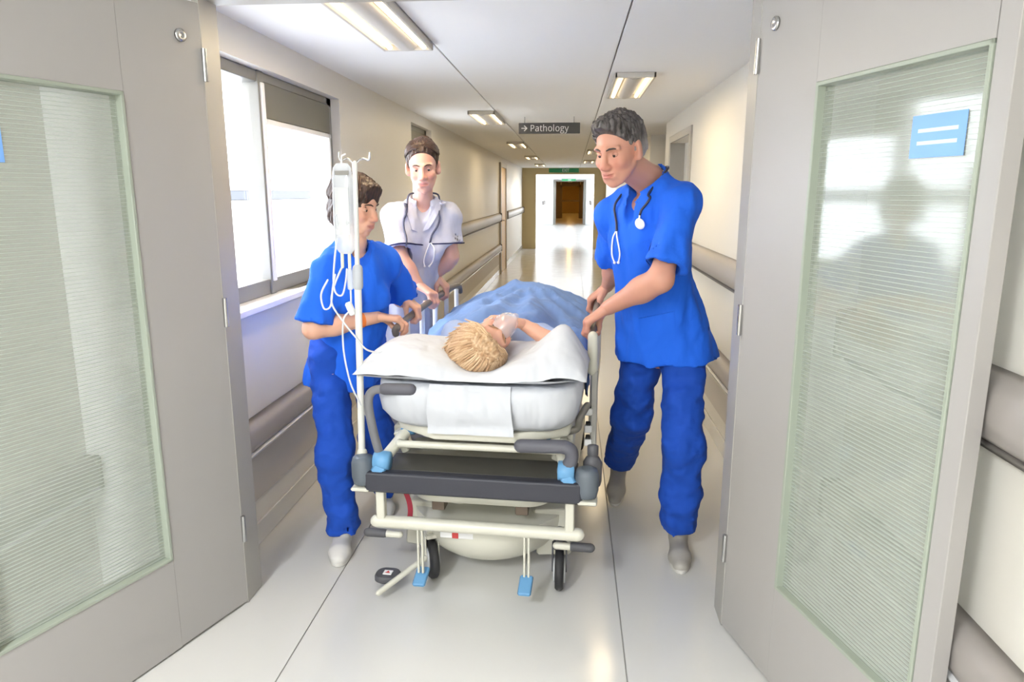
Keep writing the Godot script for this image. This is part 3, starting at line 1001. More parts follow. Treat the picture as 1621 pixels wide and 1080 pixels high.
func build_trolley() -> void:
	var cream := mat("trolley_cream", sc(212, 210, 196), 0.35)
	var dark := mat("bumper_dark", sc(54, 55, 64), 0.5)
	var grip := mat("grip_dark", sc(92, 92, 100), 0.55)
	var blue := mat("joint_blue", sc(104, 158, 202), 0.4)
	var steel := mat("steel", Color.WHITE)
	var black := mat("tyre_black", sc(42, 42, 44), 0.6)
	var t := thing("hospital_trolley", "cream hospital trolley on castors with a dark front bumper and blue joints", "trolley", TAT, TTURN)
	var g := Geo.new()
	# front bumper with a dark tray behind it
	g.box(Vector3(0, 0.475, -0.02), Vector3(0.79, 0.08, 0.05), 0.012)
	part(t, "bumper", g, dark)
	g = Geo.new()
	g.box(Vector3(0, 0.506, -0.125), Vector3(0.74, 0.014, 0.17), 0.004)
	part(t, "tray", g, mat("tray_olive", sc(84, 82, 76), 0.45))
	g = Geo.new()
	g.box(Vector3(0, 0.5, -0.31), Vector3(0.62, 0.018, 0.2), 0.004)
	part(t, "foot_plate", g, mat("plate_olive", sc(188, 184, 168), 0.4))
	for s in [-1, 1]:
		g = Geo.new()
		g.lathe([[0.02, 0.0], [0.036, 0.006], [0.042, 0.03], [0.042, 0.085], [0.036, 0.105], [0.02, 0.11]], Vector3(s * 0.408, 0.452, -0.035), Basis(), 18)
		var rol := part(t, "corner_roller", g, mat("roller_grey", sc(96, 104, 112), 0.5))
		g = Geo.new()
		g.box(Vector3(s * 0.412, 0.443, -0.03), Vector3(0.07, 0.016, 0.07), 0.006)
		part(rol, "bracket", g, cream)
		# posts down to the cross tube
		g = Geo.new()
		g.box(Vector3(s * 0.35, 0.37, -0.05), Vector3(0.034, 0.14, 0.034), 0.006)
		part(t, "post", g, cream)
		# blue hinge and support arm rising to the deck
		g = Geo.new()
		g.lathe([[0.004, -0.03], [0.034, -0.028], [0.036, 0.0], [0.034, 0.028], [0.004, 0.03]], Vector3(s * 0.335, 0.545, -0.04), Basis(Vector3.BACK, PI / 2), 18)
		g.box(Vector3(s * 0.345, 0.515, -0.03), Vector3(0.05, 0.05, 0.05), 0.01, Basis(Vector3.BACK, s * 0.5))
		part(t, "blue_joint", g, blue)
		g = Geo.new()
		tb(g, [Vector3(s * 0.335, 0.545, -0.06), Vector3(s * 0.285, 0.61, -0.17)], 0.022, 10, false)
		var arm := part(t, "support_arm", g, cream)
		g = Geo.new()
		g.lathe([[0.003, -0.026], [0.026, -0.024], [0.028, 0.0], [0.026, 0.024], [0.003, 0.026]], Vector3(s * 0.276, 0.625, -0.185), Basis(Vector3.BACK, PI / 2), 16)
		part(arm, "blue_cap", g, blue)
		g = Geo.new()
		g.box(Vector3(s * 0.3, 0.575, -0.18), Vector3(0.03, 0.09, 0.05), 0.006, Basis(Vector3.BACK, -s * 0.4))
		part(t, "hinge_plate", g, cream)
	# cross tube, thin pedal rods
	g = Geo.new()
	tb(g, [Vector3(-0.37, 0.3, -0.05), Vector3(0.38, 0.3, -0.05)], 0.024, 14)
	part(t, "cross_tube", g, cream)
	# deck
	var deck := [[-0.15, 0.06], [0.15, 0.06], [0.33, 0.16], [0.36, 0.3], [0.36, 2.02], [-0.36, 2.02], [-0.36, 0.3], [-0.3, 0.16]]
	g = Geo.new()
	g.loft([oval(deck, 0.625, 0.012), oval(deck, 0.632), oval(deck, 0.655), oval(deck, 0.662, 0.012)])
	part(t, "deck", g, cream)
	g = Geo.new()
	tb(g, [Vector3(-0.29, 0.59, -0.1), Vector3(0.3, 0.594, -0.1)], 0.014, 10)
	tb(g, [Vector3(-0.29, 0.59, -0.1), Vector3(-0.31, 0.585, -0.22)], 0.014, 10)
	tb(g, [Vector3(0.3, 0.594, -0.1), Vector3(0.33, 0.585, -0.22)], 0.014, 10)
	part(t, "push_bar", g, cream)
	for s in [-1, 1]:
		g = Geo.new()
		g.box(Vector3(s * 0.33, 0.59, -1.1), Vector3(0.04, 0.06, 1.75), 0.008)
		part(t, "side_rail_beam", g, cream)
		g = Geo.new()
		g.box(Vector3(s * 0.2, 0.47, -1.1), Vector3(0.05, 0.06, 1.5), 0.008)
		part(t, "chassis_beam", g, cream)
	# folding push handles: the left one up, the right one folded low
	g = Geo.new()
	tb(g, bez([Vector3(-0.345, 0.55, -0.05), Vector3(-0.362, 0.66, -0.03), Vector3(-0.372, 0.77, -0.02), Vector3(-0.35, 0.815, -0.02), Vector3(-0.29, 0.822, -0.02)]), 0.016, 10)
	var h1 := part(t, "push_handle", g, mat("handle_grey", sc(120, 120, 124), 0.45))
	g = Geo.new()
	tb(g, [Vector3(-0.31, 0.822, -0.02), Vector3(-0.215, 0.824, -0.02)], 0.021, 12)
	part(h1, "grip", g, grip)
	g = Geo.new()
	tb(g, bez([Vector3(0.325, 0.545, -0.04), Vector3(0.352, 0.585, -0.035), Vector3(0.35, 0.625, -0.03), Vector3(0.32, 0.637, -0.03)]), 0.024, 12)
	var h2 := part(t, "push_handle", g, grip)
	g = Geo.new()
	tb(g, [Vector3(0.33, 0.637, -0.03), Vector3(0.175, 0.632, -0.03)], 0.024, 12)
	part(h2, "grip", g, grip)
	# side rails: a dark top bar on white posts, right one with a deep grey end post
	for s in [-1, 1]:
		g = Geo.new()
		var y0 := 0.975
		var ru: float = -0.385 if s < 0 else 0.405
		tb(g, bez([Vector3(ru, y0 - 0.03, -0.4), Vector3(ru, y0 - 0.005, -0.45), Vector3(ru, y0 + 0.02, -0.95), Vector3(ru, y0 + 0.025, -1.5), Vector3(ru, y0 - 0.02, -1.6)]), 0.015, 10)
		var r := part(t, "side_rail", g, mat("rail_bar_dark", sc(96, 92, 92), 0.4))
		for k in 5:
			g = Geo.new()
			var z := -0.56 - 0.235 * k
			g.tube([Vector3(ru, 0.6, z), Vector3(ru, y0 + 0.005, z)], 0.012, 10)
			var po := part(r, "rail_post", g, mat("white_plastic", Color.WHITE))
			po.set_meta("label", "white rail post")
		g = Geo.new()
		g.box(Vector3(ru, 0.6, -1.05), Vector3(0.022, 0.04, 1.15), 0.006)
		part(r, "lower_bar", g, cream)
	g = Geo.new()
	g.box(Vector3(0.418, 0.68, -0.36), Vector3(0.026, 0.31, 0.03), 0.006)
	var ep := part(t, "rail_end_post", g, mat("end_post_grey", sc(172, 170, 164), 0.4))
	g = Geo.new()
	g.tube([Vector3(0.41, 0.83, -0.36), Vector3(0.408, 0.965, -0.36)], 0.02, 12, true)
	part(ep, "sleeve", g, cream)
	for y in [0.545, 0.6, 0.67]:
		g = Geo.new()
		g.box(Vector3(0.398, y, -0.35), Vector3(0.03, 0.03, 0.03), 0.005)
		part(ep, "clip", g, mat("white_plastic", Color.WHITE))
		g = Geo.new()
		g.box(Vector3(0.398, y + 0.02, -0.35), Vector3(0.02, 0.01, 0.03), 0.002)
		part(ep, "clip_pad", g, black)
	# grey bottle-shaped control box on the right corner
	g = Geo.new()
	g.lathe([[0.004, 0.0], [0.03, 0.003], [0.034, 0.02], [0.034, 0.09], [0.024, 0.108], [0.012, 0.115], [0.02, 0.118], [0.02, 0.15], [0.004, 0.155]], Vector3(0.425, 0.47, -0.1), Basis(), 16)
	part(t, "oxygen_holder", g, mat("holder_grey", sc(88, 88, 92), 0.5))
	g = Geo.new()
	tb(g, bez([Vector3(0.3, 0.63, -0.2), Vector3(0.36, 0.64, -0.22), Vector3(0.37, 0.68, -0.22), Vector3(0.395, 0.72, -0.26)]), 0.014, 8)
	part(t, "strut", g, mat("strut_grey", sc(120, 116, 108), 0.4))
	# drip pole socket and pole, set at the left front corner
	g = Geo.new()
	g.tube([Vector3(-0.425, 0.5, -0.07), Vector3(-0.423, 0.56, -0.07)], 0.019, 12, true)
	var pole := part(t, "drip_pole_socket", g, cream)
	g = Geo.new()
	g.tube([Vector3(-0.425, 0.5, -0.07), Vector3(-0.41, 1.2, -0.07)], 0.0125, 12)
	part(t, "drip_pole", g, mat("pole_white", sc(226, 226, 220), 0.3))
	g = Geo.new()
	g.tube([Vector3(-0.41, 1.18, -0.07), Vector3(-0.409, 1.24, -0.07)], 0.018, 12, true)
	part(pole, "pole_collar", g, mat("collar_grey", sc(190, 194, 200), 0.4))
	g = Geo.new()
	g.tube([Vector3(-0.41, 1.2, -0.07), Vector3(-0.402, 1.6, -0.07)], 0.0085, 10, true)
	part(t, "pole_upper", g, mat("pole_white", Color.WHITE))
	for s in [-1, 1]:
		g = Geo.new()
		tb(g, bez([Vector3(-0.402, 1.595, -0.07), Vector3(-0.402 + s * 0.025, 1.615, -0.07), Vector3(-0.402 + s * 0.05, 1.61, -0.07), Vector3(-0.402 + s * 0.055, 1.635, -0.07)]), 0.0035, 8)
		part(t, "pole_hook", g, steel)
	# base: cream cover with a domed middle, hydraulic columns, side panels
	var plan := round_plan(0.27, 0.14, 1.9, 0.1)
	g = Geo.new()
	g.loft([oval(plan, 0.345, 0.012), oval(plan, 0.35), oval(plan, 0.372), oval(plan, 0.378, 0.012)])
	part(t, "base_lid", g, cream)
	g = Geo.new()
	var rings := []
	for k in 9:
		var a := k / 8.0
		var r := PackedVector3Array()
		for j in 32:
			var th := TAU * j / 32
			var ru := 0.39 * sqrt(maxf(1.0 - pow(1.0 - a, 2.2) * 0.85, 0.01))
			r.append(Vector3(cos(th) * ru * 0.86, 0.03 + 0.22 * a, -0.48 + sin(th) * ru * 0.95))
		rings.append(r)
	g.loft(rings)
	part(t, "base_dome", g, mat("dome_cream", sc(216, 214, 200), 0.35))
	g = Geo.new()
	var bplan := round_plan(0.33, 0.45, 1.85, 0.12)
	g.loft([oval(bplan, 0.15, 0.03), oval(bplan, 0.17), oval(bplan, 0.25), oval(bplan, 0.29, 0.04)])
	part(t, "base_cover", g, cream)
	for s in [-1, 1]:
		g = Geo.new()
		g.box(Vector3(s * 0.265, 0.17, -0.32), Vector3(0.14, 0.2, 0.03), 0.01, Basis(Vector3.BACK, s * 0.08))
		part(t, "side_panel", g, cream)
		g = Geo.new()
		g.lathe([[0.05, 0.2], [0.075, 0.215], [0.075, 0.34], [0.06, 0.35]], Vector3(s * 0.13, 0.0, -0.42), Basis(), 18)
		part(t, "hydraulic_column", g, mat("dome_cream", Color.WHITE))
	g = Geo.new()
	g.lathe([[0.05, 0.34], [0.07, 0.36], [0.07, 0.63]], Vector3(0.0, 0.0, -1.2), Basis(), 20)
	part(t, "lifting_column", g, mat("dome_cream", Color.WHITE))
	for x in [-0.165, 0.16]:
		g = Geo.new()
		g.box(Vector3(x, 0.325, -0.2), Vector3(0.05, 0.05, 0.06), 0.004)
		part(t, "brown_block", g, mat("block_brown", sc(112, 98, 84), 0.5))
	g = Geo.new()
	g.box(Vector3(-0.08, 0.235, -0.115), Vector3(0.13, 0.035, 0.008), 0.003)
	var pl := part(t, "label_plate", g, mat("white_plastic", Color.WHITE))
	g = Geo.new()
	g.box(Vector3(-0.085, 0.235, -0.109), Vector3(0.024, 0.03, 0.004), 0.001)
	part(pl, "red_label", g, mat("label_red", sc(206, 70, 70), 0.5))
	# pedal rods with blue pads
	for q in [[-0.205, 0.085, -0.07], [0.195, 0.1, -0.04]]:
		g = Geo.new()
		g.box(Vector3(q[0] - 0.008, 0.2, -0.05), Vector3(0.009, 0.2, 0.012), 0.003)
		g.box(Vector3(q[0] + 0.008, 0.2, -0.05), Vector3(0.009, 0.2, 0.012), 0.003)
		var rod := part(t, "pedal_rod", g, cream)
		g = Geo.new()
		g.box(Vector3(q[0], q[1], q[2] + 0.02), Vector3(0.05, 0.018, 0.09), 0.007, Basis(Vector3.RIGHT, 0.35))
		part(rod, "blue_pedal", g, blue)
	# side brake pedals
	for s in [-1, 1]:
		g = Geo.new()
		g.tube([Vector3(s * 0.3, 0.225, -0.1), Vector3(s * 0.375, 0.225, -0.1)], 0.014, 10, true)
		var pa := part(t, "pedal_arm", g, cream)
		g = Geo.new()
		g.tube([Vector3(s * 0.36, 0.225, -0.1), Vector3(s * 0.425, 0.225, -0.1)], 0.017, 10, true)
		part(pa, "pedal_rubber", g, mat("rubber_grey", sc(84, 84, 88), 0.6))
	# brake pedal low on the left, on a cream arm
	g = Geo.new()
	g.tube([Vector3(-0.22, 0.1, -0.16), Vector3(-0.33, 0.05, -0.02), Vector3(-0.35, 0.045, 0.02)], 0.011, 10, true)
	var ba := part(t, "brake_arm", g, cream)
	g = Geo.new()
	g.loft([oval(round_plan(0.048, -0.02, 0.06, 0.035), 0.03, 0.008), oval(round_plan(0.05, -0.022, 0.062, 0.036), 0.038), oval(round_plan(0.05, -0.022, 0.062, 0.036), 0.052), oval(round_plan(0.046, -0.018, 0.058, 0.034), 0.06)])
	var bp := part(t, "brake_pedal", g, mat("rubber_grey", Color.WHITE))
	bp.position = Vector3(-0.352, 0.0, -0.08)
	g = Geo.new()
	g.box(Vector3(-0.352, 0.061, -0.1), Vector3(0.034, 0.004, 0.03), 0.001)
	var bpl := part(ba, "pedal_plate", g, mat("white_plastic", Color.WHITE))
	g = Geo.new()
	g.flat([Vector3(-0.362, 0.0635, -0.093), Vector3(-0.342, 0.0635, -0.093), Vector3(-0.352, 0.0635, -0.11)], Vector3.UP)
	part(ba, "red_mark", g, mat("label_red", Color.WHITE))
	# castors
	for q in [[-0.205, -0.2, 0.5, true], [0.305, -0.19, 0.06, false], [-0.3, -1.72, 0.2, true], [0.3, -1.72, 0.2, true]]:
		var at := Vector3(q[0], 0.082, q[1])
		var bs := Basis(Vector3.UP, q[2])
		g = Geo.new()
		g.lathe([[0.05, -0.017], [0.074, -0.016], [0.081, -0.009], [0.082, 0.0], [0.081, 0.009], [0.074, 0.016], [0.05, 0.017]], at, bs * Basis(Vector3.BACK, PI / 2), 28)
		var wh := part(t, "castor_wheel", g, black)
		g = Geo.new()
		for s in [-1, 1]:
			g.lathe([[0.002, -0.004], [0.05, -0.004], [0.052, 0.0], [0.05, 0.004], [0.002, 0.006]], at + bs * Vector3(s * 0.019, 0, 0), bs * Basis(Vector3.BACK, -s * PI / 2), 24)
		part(wh, "hub", g, mat("hub_grey", sc(196, 198, 200), 0.4))
		g = Geo.new()
		g.box(at + Vector3(0, 0.1, 0), Vector3(0.05, 0.02, 0.06), 0.006, bs)
		for s in [-1, 1]:
			g.box(at + bs * Vector3(s * 0.026, 0.05, 0.0), Vector3(0.006, 0.11, 0.04), 0.002, bs)
		g.tube([at + Vector3(0, 0.1, 0), at + Vector3(0, 0.17, 0)], 0.014, 10)
		part(wh, "fork", g, cream if q[3] else mat("rubber_grey", Color.WHITE))
	# red strap hanging under the left end of the bumper
	g = Geo.new()
	g.sheet(3, 12, func(a: float, b: float) -> Vector3: return Vector3(-0.3 + 0.02 * a + 0.03 * sin(b * 2.4), 0.44 - 0.17 * b, -0.1 - 0.03 * b), 0.003)
	part(t, "red_strap", g, mat("strap_red", sc(150, 40, 58), 0.7))

# ------------------------------------------------------------------ mattress, pillow, blanket, drip (all in the trolley's axes)
func n3(x: float, y: float, z := 0.0) -> float:
	return noise.get_noise_3d(x, y, z)

const PUFF := 0.835        # height of the made bed

func build_bedding() -> void:
	var sheet_m := cloth("white_sheet", sc(206, 209, 215), 0.15)
	var t := thing("mattress", "white sheeted mattress with its tucked end facing forward under the pillow", "mattress", TAT, TTURN)
	var plan := round_plan(0.372, 0.02, 2.0, 0.15)
	var g := Geo.new()
	var rings := []
	var prof := [[0.15, 0.664], [0.07, 0.666], [0.045, 0.685], [0.02, 0.72], [0.0, 0.765], [-0.004, 0.8], [0.0, 0.825], [0.02, 0.838], [0.06, PUFF], [0.16, PUFF], [0.28, PUFF]]
	for q in prof:
		var r := oval(plan, q[1], q[0])
		for i in r.size():
			var p := r[i]
			var w := n3(p.x * 4.0, p.y * 9.0, p.z * 4.0) * 0.012
			r[i] = p + Vector3(signf(p.x) * w if absf(p.x) > 0.2 else 0.0, n3(p.x * 5.0, 3.0, p.z * 5.0) * 0.005, w)
		rings.append(r)
	g.loft(rings)
	part(t, "sheet", g, sheet_m)
	g = Geo.new()
	g.sheet(18, 16, func(a: float, b: float) -> Vector3:
		var u := -0.15 + 0.29 * a + 0.02 * b * (a - 0.5)
		var y := 0.842 - 0.18 * b
		var bul := 0.0 if b < 0.02 else 0.03 * sin(minf(b * 1.2, 1.0) * PI) + 0.004
		return Vector3(u, y, -0.035 + bul * 0.8 + 0.006 * n3(a * 3.0, b * 2.0)), 0.002)
	part(t, "sheet_flap", g, sheet_m)
	# pillow: a cushion with a head-shaped hollow and the right corner pulled up
	t = thing("pillow", "large white pillow dented by the patient's head, right corner pushed up", "pillow", TAT, TTURN)
	g = Geo.new()
	var top := func(a: float, b: float) -> Vector3:
		var u := lerpf(-0.43, 0.4, a)
		var v := lerpf(0.025, 0.47, b)
		var ea := pow(maxf(1.0 - pow(absf(2.0 * a - 1.0), 4.0), 0.0), 0.5)
		var eb := pow(maxf(1.0 - pow(absf(2.0 * b - 1.0), 3.0), 0.0), 0.5)
		var hgt := 0.088 * ea * eb
		hgt -= 0.1 * exp(-(pow((u - 0.015) / 0.13, 2.0) + pow((v - 0.2) / 0.16, 2.0)))
		var lift := 0.1 * exp(-(pow((u - 0.31) / 0.08, 2.0) + pow((v - 0.2) / 0.13, 2.0)))
		lift += 0.02 * exp(-(pow((u + 0.33) / 0.1, 2.0) + pow((v - 0.25) / 0.15, 2.0)))
		hgt += lift + 0.008 * n3(u * 7.0, v * 7.0, 5.0) * ea
		return Vector3(u, 0.868 + maxf(hgt, -0.01), -v)
	g.sheet(56, 30, top)
	var ft := g.t.size()
	var bot := func(a: float, b: float) -> Vector3:
		var p: Vector3 = top.call(a, b)
		var ea := pow(maxf(1.0 - pow(absf(2.0 * a - 1.0), 4.0), 0.0), 0.5)
		var eb := pow(maxf(1.0 - pow(absf(2.0 * b - 1.0), 3.0), 0.0), 0.5)
		var low := 0.868 - 0.03 * ea * eb + 0.07 * exp(-(pow((p.x - 0.36) / 0.07, 2.0) + pow((-p.z - 0.18) / 0.1, 2.0)))
		return Vector3(p.x, minf(low, p.y - 0.0002), p.z)
	g.sheet(56, 30, func(a: float, b: float) -> Vector3: return bot.call(1.0 - a, b))
	part(t, "pillow_case", g, sheet_m)
	# blanket over the raised knees
	t = thing("blanket", "light blue cotton blanket draped over the patient's raised knees", "blanket", TAT, TTURN)
	g = Geo.new()
	g.sheet(84, 110, func(a: float, b: float) -> Vector3: return drape(a, b), 0.01)
	part(t, "blanket_cloth", g, cloth("blue_blanket", sc(108, 139, 192), 0.25))
	build_drip()

func drape(a: float, b: float) -> Vector3:
	var s := lerpf(-0.66, 0.62, a)            # along the cloth, across the bed
	var v := lerpf(0.5, 2.02, b)
	v += 0.10 * smoothstep(0.0, 0.35, -s) * (1.0 - b) - 0.02 * (1.0 - b) * smoothstep(0.0, 0.3, s)
	var half := 0.37
	var u := clampf(s, -half, half)
	var over := absf(s) - half
	var body := 0.162 * exp(-pow(u / lerpf(0.2, 0.285, smoothstep(0.52, 0.85, v)), 4.0)) * smoothstep(0.3, 0.5, v) * (1.0 - smoothstep(1.0, 1.3, v))
	var du := maxf(absf(u - 0.045) - 0.06, 0.0)
	var dv := v - 1.28
	var rr := sqrt(pow(du / 0.42, 2.0) + pow(dv / (0.75 if dv < 0.0 else 0.55), 2.0))
	var tent := 0.215 * pow(maxf(1.0 - rr, 0.0), 0.9)
	var feet := 0.14 * exp(-pow(u / 0.2, 4.0) - pow((v - 1.72) / 0.14, 2.0))
	var y := PUFF + 0.012 + maxf(maxf(body, tent), feet)
	y += 0.03 * smoothstep(0.3, 0.0, absf(body - tent) / 0.1) * 0.5
	var ang := atan2(dv, u - 0.045)
	var rad := clampf(Vector2(u - 0.045, dv).length() * 2.2, 0.0, 1.0)
	y += 0.02 * sin(ang * 17.0 + 2.0 * n3(u * 3.0, v * 2.0)) * rad * (1.0 - rr * 0.5 if rr < 1.6 else 0.2)
	y += 0.014 * n3(u * 6.0, v * 6.0, 2.0) + 0.006 * n3(u * 17.0, v * 11.0, 4.0)
	y += (0.03 * exp(-pow((u - 0.33) / 0.08, 2.0) - pow((v - 0.62) / 0.2, 2.0))) * (1.0 + 0.8 * n3(u * 20.0, v * 20.0))
	if over > 0.0:
		var d := signf(s)
		u += d * (0.016 + 0.012 * n3(v * 7.0, over * 3.0, d))
		y = minf(y, PUFF + 0.03) - over * 0.92
	y -= 0.055 * exp(-b / 0.03)
	y = maxf(y, 0.7)
	return Vector3(u, y, -v)

func build_drip() -> void:
	var t := thing("drip_bag", "clear drip bag with tubes hanging from the pole in front of the nurse in blue", "drip bag", TAT, TTURN)
	var bm := mat("drip_plastic", Color(0.93, 0.95, 0.97, 0.5), 0.12)
	bm.transparency = BaseMaterial3D.TRANSPARENCY_ALPHA
	var g := Geo.new()
	var cx := -0.447
	var rings := []
	for q in [[0.02, 1.6, 0.003], [0.032, 1.585, 0.006], [0.036, 1.55, 0.014], [0.037, 1.48, 0.022], [0.038, 1.40, 0.024], [0.037, 1.34, 0.022], [0.034, 1.31, 0.014], [0.02, 1.293, 0.006]]:
		var r := PackedVector3Array()
		for k in 24:
			var a := TAU * k / 24
			r.append(Vector3(cx + signf(cos(a)) * pow(absf(cos(a)), 0.6) * q[0], q[1], -0.066 + sin(a) * q[2]))
		rings.append(r)
	g.loft(rings)
	part(t, "bag", g, bm)
	g = Geo.new()
	g.box(Vector3(cx + 0.004, 1.568, -0.05), Vector3(0.05, 0.014, 0.004), 0.001)
	part(t, "hanger_slot", g, mat("slot_grey", sc(150, 148, 142), 0.5))
	g = Geo.new()
	g.sheet(6, 8, func(a: float, b: float) -> Vector3: return Vector3(cx - 0.024 + 0.05 * a, 1.36 + 0.16 * b, -0.0415 - 0.004 * pow(2.0 * a - 1.0, 2.0)), 0.0006)
	part(t, "print_panel", g, mat("print_grey", sc(214, 216, 218), 0.6))
	g = Geo.new()
	tb(g, bez([Vector3(cx, 1.6, -0.066), Vector3(cx, 1.622, -0.068), Vector3(cx + 0.012, 1.63, -0.07)]), 0.003, 8)
	part(t, "hanging_loop", g, mat("white_plastic", Color.WHITE))
	var clear := mat("tube_clear", Color(0.93, 0.94, 0.95, 0.7), 0.15)
	clear.transparency = BaseMaterial3D.TRANSPARENCY_ALPHA
	for q in [[-0.014, 0.05], [0.012, 0.06]]:
		g = Geo.new()
		g.tube([Vector3(cx + q[0], 1.298, -0.066), Vector3(cx + q[0], 1.298 - q[1], -0.064)], 0.0055, 10, true)
		part(t, "port", g, mat("port_cream", sc(232, 228, 206), 0.4))
	g = Geo.new()
	g.lathe([[0.003, 0.0], [0.01, 0.006], [0.011, 0.05], [0.01, 0.07], [0.004, 0.078]], Vector3(cx + 0.012, 1.165, -0.062), Basis(), 14)
	part(t, "drip_chamber", g, bm)
	g = Geo.new()
	g.box(Vector3(cx + 0.01, 1.1, -0.058), Vector3(0.024, 0.05, 0.02), 0.006, Basis(Vector3.BACK, 0.4))
	part(t, "roller_clamp", g, mat("white_plastic", Color.WHITE))
	var lines := [
		[Vector3(cx + 0.012, 1.165, -0.062), Vector3(cx + 0.01, 1.1, -0.058), Vector3(cx - 0.015, 1.06, -0.05), Vector3(cx - 0.02, 0.95, -0.05), Vector3(cx, 0.83, -0.05), Vector3(cx + 0.03, 0.75, -0.06), Vector3(cx + 0.035, 0.72, -0.08)],
		[Vector3(cx - 0.014, 1.25, -0.064), Vector3(cx - 0.045, 1.18, -0.055), Vector3(cx - 0.055, 1.12, -0.05), Vector3(cx - 0.02, 1.06, -0.05), Vector3(cx + 0.03, 1.0, -0.045), Vector3(cx + 0.07, 0.95, -0.06), Vector3(cx + 0.12, 0.93, -0.16), Vector3(cx + 0.18, 0.93, -0.42)],
		[Vector3(cx - 0.03, 1.34, -0.06), Vector3(cx - 0.045, 1.22, -0.055), Vector3(cx - 0.04, 1.16, -0.05), Vector3(cx - 0.015, 1.15, -0.05), Vector3(cx - 0.0, 1.2, -0.052), Vector3(cx + 0.004, 1.24, -0.056)],
		[Vector3(cx - 0.07, 1.2, -0.06), Vector3(cx - 0.095, 1.15, -0.055), Vector3(cx - 0.085, 1.1, -0.05), Vector3(cx - 0.06, 1.11, -0.05), Vector3(cx - 0.05, 1.17, -0.052), Vector3(cx - 0.04, 1.22, -0.056)]]
	for l in lines:
		g = Geo.new()
		tb(g, bez(l, 7), 0.0034, 8)
		part(t, "drip_line", g, clear)
	g = Geo.new()
	g.tube([Vector3(cx + 0.035, 0.725, -0.078), Vector3(cx + 0.045, 0.69, -0.085)], [0.007, 0.004], 10, true)
	part(t, "line_connector", g, mat("white_plastic", Color.WHITE))

# ------------------------------------------------------------------ people
func skin_mat() -> StandardMaterial3D:
	var m := mat("skin", Color.WHITE, 0.5)
	m.vertex_color_use_as_albedo = true
	m.subsurf_scatter_enabled = true
	m.subsurf_scatter_strength = 0.08
	return m

func hair_mat() -> StandardMaterial3D:
	var m := mat("hair", Color.WHITE, 0.5)
	m.vertex_color_use_as_albedo = true
	return m

func facing(at: Vector3, dir: Vector3, up := Vector3.UP, size := 1.0) -> Transform3D:   # z = where the face looks, x = the person's left
	var z := dir.normalized()
	var x := up.cross(z).normalized()
	return Transform3D(Basis(x, z.cross(x), z).scaled_local(Vector3.ONE * size), at)

func mixc(a: Color, b: Color, t: float) -> Color:
	return a.lerp(b, clampf(t, 0.0, 1.0))

